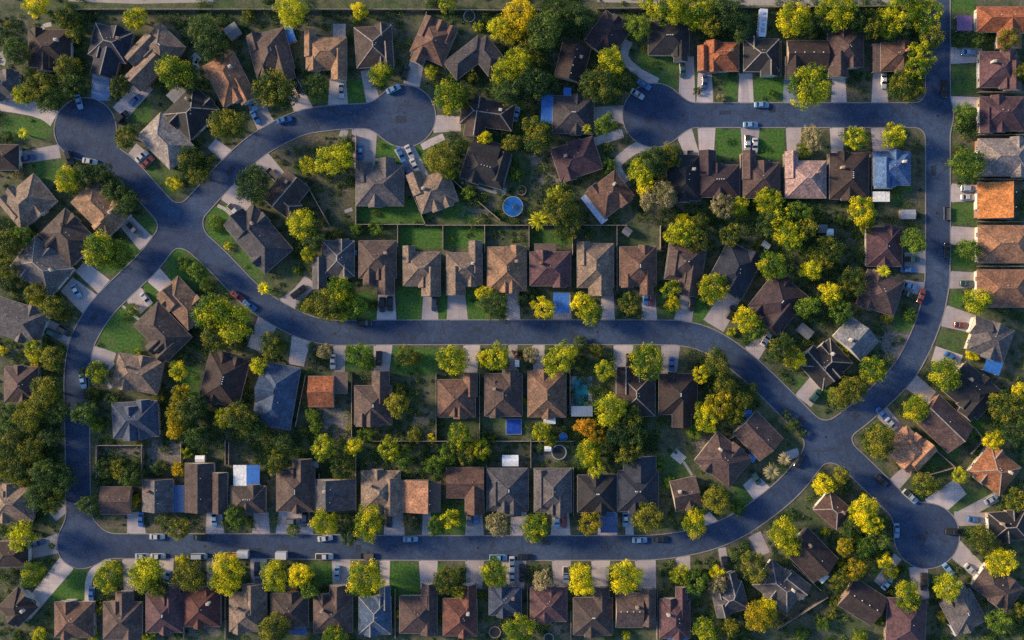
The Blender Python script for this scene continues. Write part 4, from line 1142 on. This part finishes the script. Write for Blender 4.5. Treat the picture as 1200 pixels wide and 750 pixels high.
# ---------------------------------------------------------------- vehicles
PAINT = {'wht': (.46,.46,.47), 'blk': (.012,.012,.014), 'blu': (.035,.13,.36), 'lbl': (.16,.31,.50), 'dbl': (.03,.06,.17), 'nvy': (.018,.028,.07), 'slv': (.33,.37,.42), 'gry': (.13,.14,.155),
 'red': (.20,.045,.03), 'mar': (.16,.03,.035), 'dgn': (.02,.07,.065), 'yel': (.50,.30,.02)}
PAINTW = {'wht': 'white', 'blk': 'black', 'blu': 'blue', 'lbl': 'light blue', 'dbl': 'dark blue', 'nvy': 'navy', 'slv': 'silver', 'gry': 'grey', 'red': 'red', 'mar': 'dark red', 'dgn': 'dark teal', 'yel': 'yellow'}
_paint = {}
def paint(c):
    if c not in _paint:
        m, nt, b = newmat('car_paint_' + c); b.inputs['Base Color'].default_value = (*PAINT[c], 1); b.inputs['Roughness'].default_value = .32
        b.inputs['Coat Weight'].default_value = .5; b.inputs['Coat Roughness'].default_value = .08
        v = objvec(nt, True); f = noise(nt, 2.5, 4, v); nt.links.new(ramp(nt, f, .35, .65, (.26,.26,.26), (.42,.42,.42)), b.inputs['Roughness'])
        _paint[c] = m
    return _paint[c]

def loft(m, secs, mat=0, cap=True):
    """secs: rings of equal length"""
    n0 = len(m.v); k = len(secs[0])
    for s in secs: m.v += [tuple(p) for p in s]
    for a in range(len(secs)-1):
        for i in range(k-1):
            m.f.append((n0+a*k+i, n0+(a+1)*k+i, n0+(a+1)*k+i+1, n0+a*k+i+1)); m.m.append(mat)
    if cap:
        m.f.append(tuple(n0+i for i in range(k))); m.m.append(mat); b = n0+(len(secs)-1)*k; m.f.append(tuple(b+i for i in reversed(range(k)))); m.m.append(mat)

def build_car(kind):
    root = empty({'s': 'car', 'u': 'sport_utility_vehicle', 'p': 'pickup_truck', 'v': 'van'}[kind], 0, 0, 0)
    spec = {  # length, half width, bonnet height, belt, roof, x of: bonnet end/windscreen base, roof front, roof rear, rear glass base, tail height
     's': (4.75,.90,.82,.95,1.43, .95,.25,-.95,-1.65,.98), 'u': (4.75,.95,1.0,1.12,1.75, 1.05,.45,-1.75,-2.2,1.08),
     'p': (5.6,.98,1.05,1.15,1.80, 1.35,.75,-.35,-.55,1.12), 'v': (5.1,.98,1.05,1.12,1.9, 1.75,1.0,-2.2,-2.45,1.1)}[kind]
    L, hw, hb, belt, roof, xw, xf, xr, xg, tail = spec; h = L/2; zb = .26
    b = MB()
    def sec(x, w, zt, zc=None):
        zc = zc or zt-.12
        return [(x,-w*.94,zb),(x,-w,zb+.25),(x,-w,zc),(x,-w*.86,zt),(x,0,zt+.03),(x,w*.86,zt),(x,w,zc),(x,w,zb+.25),(x,w*.94,zb)]
    loft(b, [sec(-h, hw*.84, tail-.22, tail-.36), sec(-h+.16, hw*.95, tail-.04), sec(-h+.7, hw, tail), sec(xg, hw, belt), sec(xw, hw, belt), sec(xw+.35, hw, hb+.04), sec(h-.55, hw*.98, hb-.08), sec(h-.16, hw*.9, hb-.2), sec(h, hw*.74, hb-.36)])
    rw = hw*.76
    # roof skin and pillars in body colour
    if kind == 'p':
        pass
    b.hull([(xr,-rw,roof-.05),(xf,-rw,roof-.05),(xf,rw,roof-.05),(xr,rw,roof-.05)], [(xr+.05,-rw*.9,roof+.02),(xf-.05,-rw*.9,roof+.02),(xf-.05,rw*.9,roof+.02),(xr+.05,rw*.9,roof+.02)])
    for s in (-1, 1):
        for (xa, xb) in ((xw, xf), (xg, xr)):
            d = .07 if xa > xb else -.07
            b.hull([(xa-d,s*hw*.86,belt),(xa,s*hw*.86,belt),(xa,s*(hw*.86-.08),belt),(xa-d,s*(hw*.86-.08),belt)], [(xb-d,s*rw,roof-.04),(xb,s*rw,roof-.04),(xb,s*(rw-.08),roof-.04),(xb-d,s*(rw-.08),roof-.04)])
    body = b.build('body', [paint('wht')], root, False)
    g = MB(); g.poly([(xw,-hw*.85,belt+.02),(xw,hw*.85,belt+.02),(xf,rw,roof-.05),(xf,-rw,roof-.05)]); g.build('windscreen', M_GLASS, root)
    g = MB(); g.poly([(xg,hw*.85,belt+.02),(xg,-hw*.85,belt+.02),(xr,-rw,roof-.05),(xr,rw,roof-.05)]); g.build('rear_window', M_GLASS, root)
    for s in (-1, 1):
        g = MB(); g.poly([(xg,s*hw*.86,belt+.01),(xw,s*hw*.86,belt+.01),(xf,s*rw,roof-.05),(xr,s*rw,roof-.05)][::s]); g.build('side_window', M_GLASS, root)
    if kind == 'p':
        q = MB(); q.box(-h+.2, xg-.25, -hw*.78, hw*.78, belt-.02, belt+.06); q.build('cargo_bed', M_RUB, root)
    for sx in (-.31, .31):
        for s in (-1, 1):
            wq = MB(); cx = sx*L - (.03*L if sx < 0 else -.0); y0, y1 = s*(hw-.20), s*(hw+.015)
            wq.cyl((cx, .34), .34, .34, min(y0,y1), max(y0,y1), 14, 0, 'y'); wh = wq.build('wheel', M_RUB, root)
            rq = MB(); ya, yb = s*(hw+.016), s*(hw+.03); rq.cyl((cx, .34), .2, .2, min(ya,yb), max(ya,yb), 10, 0, 'y'); rq.build('rim', M_RIM, wh)
    for s in (-1, 1):
        q = MB(); q.box(h-.22, h-.03, s*hw*.55-.14, s*hw*.55+.14, hb-.46, hb-.28); q.build('headlight', M_LAMP, root)
        q = MB(); q.box(-h+.0, -h+.12, s*hw*.66-.13, s*hw*.66+.13, tail-.40, tail-.24); q.build('tail_light', M_TAIL, root)
    return root
def children(o): return [c for c in bpy.data.objects if c.parent == o]
protos = {}
def tree_of(o):
    return [(c, [(d, []) for d in c.children]) for c in o.children]
for kd in 'supv':
    o = build_car(kd); protos[kd] = dict(root=o, kids=tree_of(o), used=False)
def put_vehicle(px, py, deg, kd, c):
    P = protos[kd]
    if not P['used']: root = P['root']; kids = P['kids']; P['used'] = True
    else:
        root = copy_of(P['root']); kids = []
        for ch, sub in P['kids']:
            cc = copy_of(ch, root); kids.append((cc, [(copy_of(d, cc), []) for d, _ in sub]))
    X, Y = W(px, py, .9); root.location = (X, Y, .02); root.rotation_euler = (0, 0, -math.radians(deg))
    for ch, _ in kids:
        if ch.name.startswith('body'):
            ch.material_slots[0].link = 'OBJECT'; ch.material_slots[0].material = paint(c)
    wd = {'s': 'car', 'u': 'sport utility car', 'p': 'pickup truck', 'v': 'van'}[kd]
    where = ' at kerb' if sdf(px, py) < 0 else ' on driveway' if on_drive(px, py, 1) else ' parked'
    lab = single_out(px, py, [PAINTW[c] + ' ' + wd + where, 'parked ' + PAINTW[c] + ' ' + wd, PAINTW[c] + ' ' + wd + ' standing', PAINTW[c] + ' passenger ' + wd])
    tag(root, lab, {'s': 'car', 'u': 'car', 'p': 'pickup truck', 'v': 'van'}[kd], 'vehicles parked on streets and driveways')
for a in parse(CARS): put_vehicle(float(a[0]), float(a[1]), float(a[2]), a[3], a[4])
M_BOXW = plain('truck_box_white', (.47,.47,.48), .45, spread=.06)
for n_, a in enumerate(parse(BOXES)):
    px, py, deg = float(a[0]), float(a[1]), float(a[2])
    X, Y = W(px, py, 2.5); root = empty('cargo_trailer', X, Y, .02, -math.radians(deg))
    q = MB(); q.box(-1.7,1.7,-1.1,1.1,.55,2.75); q.box(-1.72,1.72,-1.12,1.12,2.752,2.80); q.build('box_body', M_BOXW, root)
    q = MB(); q.box(1.7,2.9,-.06,.06,.5,.6); q.build('drawbar', M_RUB, root)
    for sx in (-.4,.4):
        for s in (-1,1):
            q = MB(); y0,y1 = s*.9, s*1.09; q.cyl((sx,.36),.35,.35,min(y0,y1),max(y0,y1),12,0,'y'); q.build('wheel', M_RUB, root)
    tag(root, ['white box trailer parked behind the yellow van on bottom street', 'white box trailer parked alone at kerb of bottom street'][n_], 'trailer', 'box trailers on bottom street')
for n_, a in enumerate(parse(TRAILERS)):
    px, py, deg = float(a[0]), float(a[1]), float(a[2]); X, Y = W(px, py, .8); root = empty('utility_trailer', X, Y, .02, -math.radians(deg))
    q = MB(); q.box(-2,2,-.95,.95,.5,.58); q.build('deck', plain('trailer_deck', (.09,.075,.065) if n_ != 3 else (.5,.52,.56), .8), root)
    q = MB()
    for s in (-1,1): q.box(-2,2,s*.97-.03,s*.97+.03,.5,.95)
    q.box(-2.04,-2.0,-.94,.94,.5,.95); q.box(2.0,2.04,-.94,.94,.5,.95); q.build('rail', plain('trailer_rail', (.10,.13,.18), .5), root)
    q = MB(); q.box(2.04,3.2,-.05,.05,.48,.56); q.build('drawbar', M_RUB, root)
    for s in (-1,1):
        q = MB(); y0,y1 = s*1.0, s*1.2; q.cyl((0,.34),.33,.33,min(y0,y1),max(y0,y1),12,0,'y'); q.build('wheel', M_RUB, root)
    tag(root, ['open dark trailer at kerb of the right street', 'open dark trailer at kerb of the bottom street', 'open trailer on driveway inside the curved road', 'open pale trailer on driveway beside upper right cul-de-sac'][n_], 'trailer', 'open trailers')
# the long motorhome on the lawn at the top
X, Y = W(894, 27, 2.6); root = empty('motorhome', X, Y, .02, -math.radians(94))
q = MB(); pr = [(-4.4,-1.22),(3.6,-1.22),(4.4,-1.0),(4.4,1.0),(3.6,1.22),(-4.4,1.22)]
q.hull([(x,y,.6) for x,y in pr], [(x*.995,y*.97,2.95) for x,y in pr]); q.build('body', plain('motorhome_shell', (.55,.60,.70), .4, spread=.08), root)
for i, (x, w_, l_) in enumerate(((-2.9,.35,.35),(-1.2,.55,.7),(.6,.3,.3),(2.2,.55,.7))):
    q = MB(); q.hull([(x-l_,-w_,2.94),(x+l_,-w_,2.94),(x+l_,w_,2.94),(x-l_,w_,2.94)], [(x-l_*.8,-w_*.8,3.2),(x+l_*.8,-w_*.8,3.2),(x+l_*.8,w_*.8,3.2),(x-l_*.8,w_*.8,3.2)])
    q.build('roof_unit', plain('roof_unit_grey', (.30,.34,.42), .5), root)
q = MB(); q.poly([(4.41,-.95,1.6),(4.41,.95,1.6),(4.38,.92,2.6),(4.38,-.92,2.6)]); q.build('windscreen', M_GLASS, root)
for sx in (-2.6, 2.9):
    for s in (-1,1):
        q = MB(); y0,y1 = s*1.0, s*1.2; q.cyl((sx,.42),.42,.42,min(y0,y1),max(y0,y1),14,0,'y'); q.build('wheel', M_RUB, root)
tag(root, 'long pale motorhome on the lawn above the charcoal roof at top', 'motorhome')

# ---------------------------------------------------------------- yard things
SHEDC = {'sblu': (.035,.14,.40), 'sgry': (.13,.135,.15), 'swht': (.74,.74,.74), 'slgr': (.27,.29,.33)}
SHEDW = {'sblu': 'blue-roofed', 'sgry': 'dark grey-roofed', 'swht': 'white-roofed', 'slgr': 'light grey-roofed'}
for a in parse(SHEDS):
    px, py, deg, w, h, c = float(a[0]), float(a[1]), float(a[2]), float(a[3])*S, float(a[4])*S, a[5]
    if c == 'skip': continue
    X, Y = W(px, py, 2.3); root = empty('shed', X, Y, 0, -math.radians(deg))
    q = MB(); q.box(-w/2+.12,w/2-.12,-h/2+.12,h/2-.12,-.03,2.05); q.build('wall', plain('shed_boards', (.33,.28,.23), .85, spread=.2), root)
    q = MB()
    q.hull([(-w/2,-h/2,2.03),(w/2,-h/2,2.03),(w/2,h/2,2.03),(-w/2,h/2,2.03)], [(-w/2,-.02,2.4),(w/2,-.02,2.4),(w/2,.02,2.4),(-w/2,.02,2.4)])
    q.build('roof', plain('shed_roof_' + c, SHEDC[c], .5, spread=.1, scale=1.5), root)
    q = MB(); q.box(-.45,.45,-h/2+.08,-h/2+.119,.0,1.9); q.build('door', plain('shed_door', (.22,.18,.15), .8), root)
    tag(root, single_out(px, py, [SHEDW[c] + ' shed', 'small ' + SHEDW[c] + ' shed', 'tiny ' + SHEDW[c] + ' shed']), 'shed', 'garden sheds')
for i, a in enumerate(parse(TRAMPS)):
    px, py, R = float(a[0]), float(a[1]), float(a[2])*S; X, Y = W(px, py, .9); root = empty('trampoline', X, Y)
    q = MB(); q.cyl((0,0), R*.84, R*.84, .84, .86, 28); q.build('jumping_mat', M_RUB, root)
    q = MB()
    for k in range(28):
        t0, t1 = 2*math.pi*k/28, 2*math.pi*(k+1)/28
        q.hull([(R*.86*math.cos(t0),R*.86*math.sin(t0),.86),(R*math.cos(t0),R*math.sin(t0),.86),(R*math.cos(t1),R*math.sin(t1),.86),(R*.86*math.cos(t1),R*.86*math.sin(t1),.86)],
               [(R*.86*math.cos(t0),R*.86*math.sin(t0),.93),(R*math.cos(t0),R*math.sin(t0),.93),(R*math.cos(t1),R*math.sin(t1),.93),(R*.86*math.cos(t1),R*.86*math.sin(t1),.93)])
    q.build('pad', plain('trampoline_pad_' + str(i % 2), (.30,.20,.16) if i == 1 else (.07,.08,.09) if i == 2 else (.24,.28,.30), .6), root)
    for k in range(6):
        t = k*math.pi/3; q = MB(); q.cyl((R*.95*math.cos(t),R*.95*math.sin(t)), .03, .03, 0, .86, 6); q.build('leg', M_RIM, root)
    tag(root, single_out(px, py, ['round trampoline', 'round black trampoline']), 'trampoline', 'trampolines in the yards')
M_WATER, _nt, _b = newmat('pool_water'); _b.inputs['Base Color'].default_value = (.02,.25,.29,1); _b.inputs['Roughness'].default_value = .08
_v = objvec(_nt); _f = noise(_nt, 1.2, 3, _v); _bp = N(_nt, 'ShaderNodeBump', Strength=.12, Distance=.1); _nt.links.new(_f, _bp.inputs['Height']); _nt.links.new(_bp.outputs[0], _b.inputs['Normal'])
M_LINER = plain('pool_cover_blue', (.010,.10,.36), .35, spread=.15, scale=.8)
for i, a in enumerate(parse(POOLS)):
    px, py, R = float(a[0]), float(a[1]), float(a[2])*S; X, Y = W(px, py, 1.1); root = empty('round_pool', X, Y)
    q = MB(); q.cyl((0,0), R*.97, R*.97, 0, 1.05, 36); q.build('wall', M_RIM, root)
    q = MB(); q.cyl((0,0), R*.93, R*.93, 1.051, 1.08, 36); q.build('cover', M_LINER, root)
    q = MB()
    for k in range(36):
        t0, t1 = 2*math.pi*k/36, 2*math.pi*(k+1)/36
        q.hull([(R*.94*math.cos(t0),R*.94*math.sin(t0),1.06),(R*math.cos(t0),R*math.sin(t0),1.06),(R*math.cos(t1),R*math.sin(t1),1.06),(R*.94*math.cos(t1),R*.94*math.sin(t1),1.06)],
               [(R*.94*math.cos(t0),R*.94*math.sin(t0),1.15),(R*math.cos(t0),R*math.sin(t0),1.15),(R*math.cos(t1),R*math.sin(t1),1.15),(R*.94*math.cos(t1),R*.94*math.sin(t1),1.15)])
    q.build('rim', plain('pool_rim_grey', (.26,.28,.30), .5), root)
    if i == 0:
        q = MB(); q.cyl((.9,-.3), 1.0, .9, 1.081, 1.2, 16); q.build('float_ring', plain('dark_float', (.02,.05,.12), .4), root)
    tag(root, ['big round blue pool in the yard below the dark house', 'small round blue pool beside the large dark trampoline'][i], 'pool')
# blue square spa cover, turquoise pool with deck
X, Y = W(602, 500, .6); root = empty('square_pool', X, Y); a_ = 9.2*S
q = MB(); q.box(-a_,a_,-a_,a_,0,.55); q.build('wall', plain('pool_edge_grey', (.32,.33,.34), .6), root)
q = MB()
for s in (-1,1):
    for s2 in (-1,1): q.poly([(0,0,.66),(s*a_*.94,0,.60),(s*a_*.94,s2*a_*.94,.57),(0,s2*a_*.94,.60)][::(s*s2)])
q.build('cover', plain('deep_blue_cover', (.012,.05,.30), .35, spread=.2, scale=.9), root)
tag(root, 'square above-ground pool under a deep blue cover', 'pool')
X, Y = W(681, 461, 0); root = empty('swimming_pool', X, Y)
pw, ph = 8.7*S, 16*S
q = MB(); dk = (13*S, 20*S)
for (x0,x1,y0,y1) in ((-dk[0],dk[0],ph,dk[1]),(-dk[0],-pw,-ph,ph),(pw,dk[0],-ph,ph),(-dk[0],dk[0],-dk[1],-ph)): q.box(x0,x1,y0,y1,0,.14)
q.build('deck', concrete('pool_deck', (.46,.46,.46)), root)
q = MB(); q.poly([(-pw,-ph,.05),(pw,-ph,.05),(pw,ph*.8,.05),(pw*.6,ph,.05),(-pw*.6,ph,.05),(-pw,ph*.8,.05)]); q.poly([(pw*.6,ph,.05),(pw,ph*.8,.05),(pw,ph,.05)]); q.poly([(-pw*.6,ph,.05),(-pw,ph,.05),(-pw,ph*.8,.05)])
q.build('water', M_WATER, root)
tag(root, 'rectangular turquoise swimming pool with pale concrete deck', 'pool')
X, Y = W(682, 482, 2.3); root = empty('canopy', X, Y, 0); w, h = 25*S/2, 12*S/2
q = MB()
for i in range(8): q.box(-w+i*w/4, -w+(i+1)*w/4-.02, -h, h, 2.3+.012*(i % 2), 2.38+.012*(i % 2))
q.build('sheet', plain('canopy_blue_grey', (.15,.21,.33), .6), root)
for sx in (-1,1):
    for sy in (-1,1):
        q = MB(); q.box(sx*(w-.2)-.06, sx*(w-.2)+.06, sy*(h-.2)-.06, sy*(h-.2)+.06, 0, 2.299); q.build('post', M_POST, root)
tag(root, 'light blue-grey canopy at the lower end of the swimming pool', 'canopy')
# pale curved patios
for pts, w in (([(48,38),(51,31),(60,28)],5), ([(0,62),(4,68),(2,76)],7), ([(226,64),(233,72)],9), ([(228,72),(232,82)],6), ([(255,241),(265,246),(275,257)],4), ([(789,530),(801,540)],11), ([(801,541),(811,557)],3), ([(590,203),(587,222)],5), ([(578,222),(593,225)],9), ([(541,214),(577,225)],3), ([(437,187),(452,188),(459,194)],3), ([(143,358),(166,377)],3), ([(400,165),(404,152)],9), ([(130,455),(123,440),(133,425)],4), ([(404,248),(413,245)],4)):
    P = catmull(pts, 3); m_ = MB()
    for i in range(len(P)-1):
        t = P[i+1]-P[i]; t = t/np.linalg.norm(t); n = np.array((-t[1], t[0]))*w/2
        m_.poly([(*W(*p), .006) for p in (P[i]-n, P[i+1]-n, P[i+1]+n, P[i]+n)][::-1])
    o = m_.build('path', concrete('patio_concrete', (.5,.47,.44))); tag(o, kind='structure')

# ---------------------------------------------------------------- daylight
SUN_EL, SUN_AZ = math.radians(SUN_ELEV), math.radians(SUN_PIC)   # height above the horizon; direction the light comes from, seen in the picture (degrees up from straight left)
d = Vector((-math.cos(SUN_EL)*math.cos(SUN_AZ), math.cos(SUN_EL)*math.sin(SUN_AZ), math.sin(SUN_EL)))
sun = bpy.data.lights.new('sun', 'SUN'); sun.energy = SUN_E; sun.angle = math.radians(SUN_ANG); sun.color = SUN_COL
so = link(bpy.data.objects.new('sun', sun)); so.rotation_euler = d.to_track_quat('Z', 'Y').to_euler(); so.location = (-120, 40, 120)
wd = bpy.data.worlds.new('World'); scn.world = wd; wd.use_nodes = True
nt = wd.node_tree; bg = nt.nodes['Background']; sky = nt.nodes.new('ShaderNodeTexSky'); sky.sky_type = 'NISHITA'; sky.sun_disc = False; sky.ozone_density = 4.0; sky.dust_density = .3
sky.sun_elevation = SUN_EL; sky.sun_rotation = math.atan2(d.x, d.y)
nt.links.new(sky.outputs[0], bg.inputs[0]); bg.inputs[1].default_value = SKY_E

cam = bpy.data.cameras.new('camera'); cam.sensor_width = 36; cam.angle = 2*math.atan(600*S/CAM_H); cam.clip_start = 1; cam.clip_end = 30000
co = link(bpy.data.objects.new('camera', cam)); co.location = (0, 0, CAM_H); co.rotation_euler = (0, 0, 0); scn.camera = co
scn.view_settings.view_transform = 'Standard'; scn.view_settings.look = 'None'; scn.view_settings.exposure = EXPOSURE; scn.view_settings.gamma = 1; scn.view_settings.use_curve_mapping = False
scn.render.engine = 'CYCLES'; scn.cycles.use_denoising = False; scn.cycles.max_bounces = 5; scn.cycles.diffuse_bounces = 3; scn.cycles.glossy_bounces = 2; scn.cycles.transmission_bounces = 3
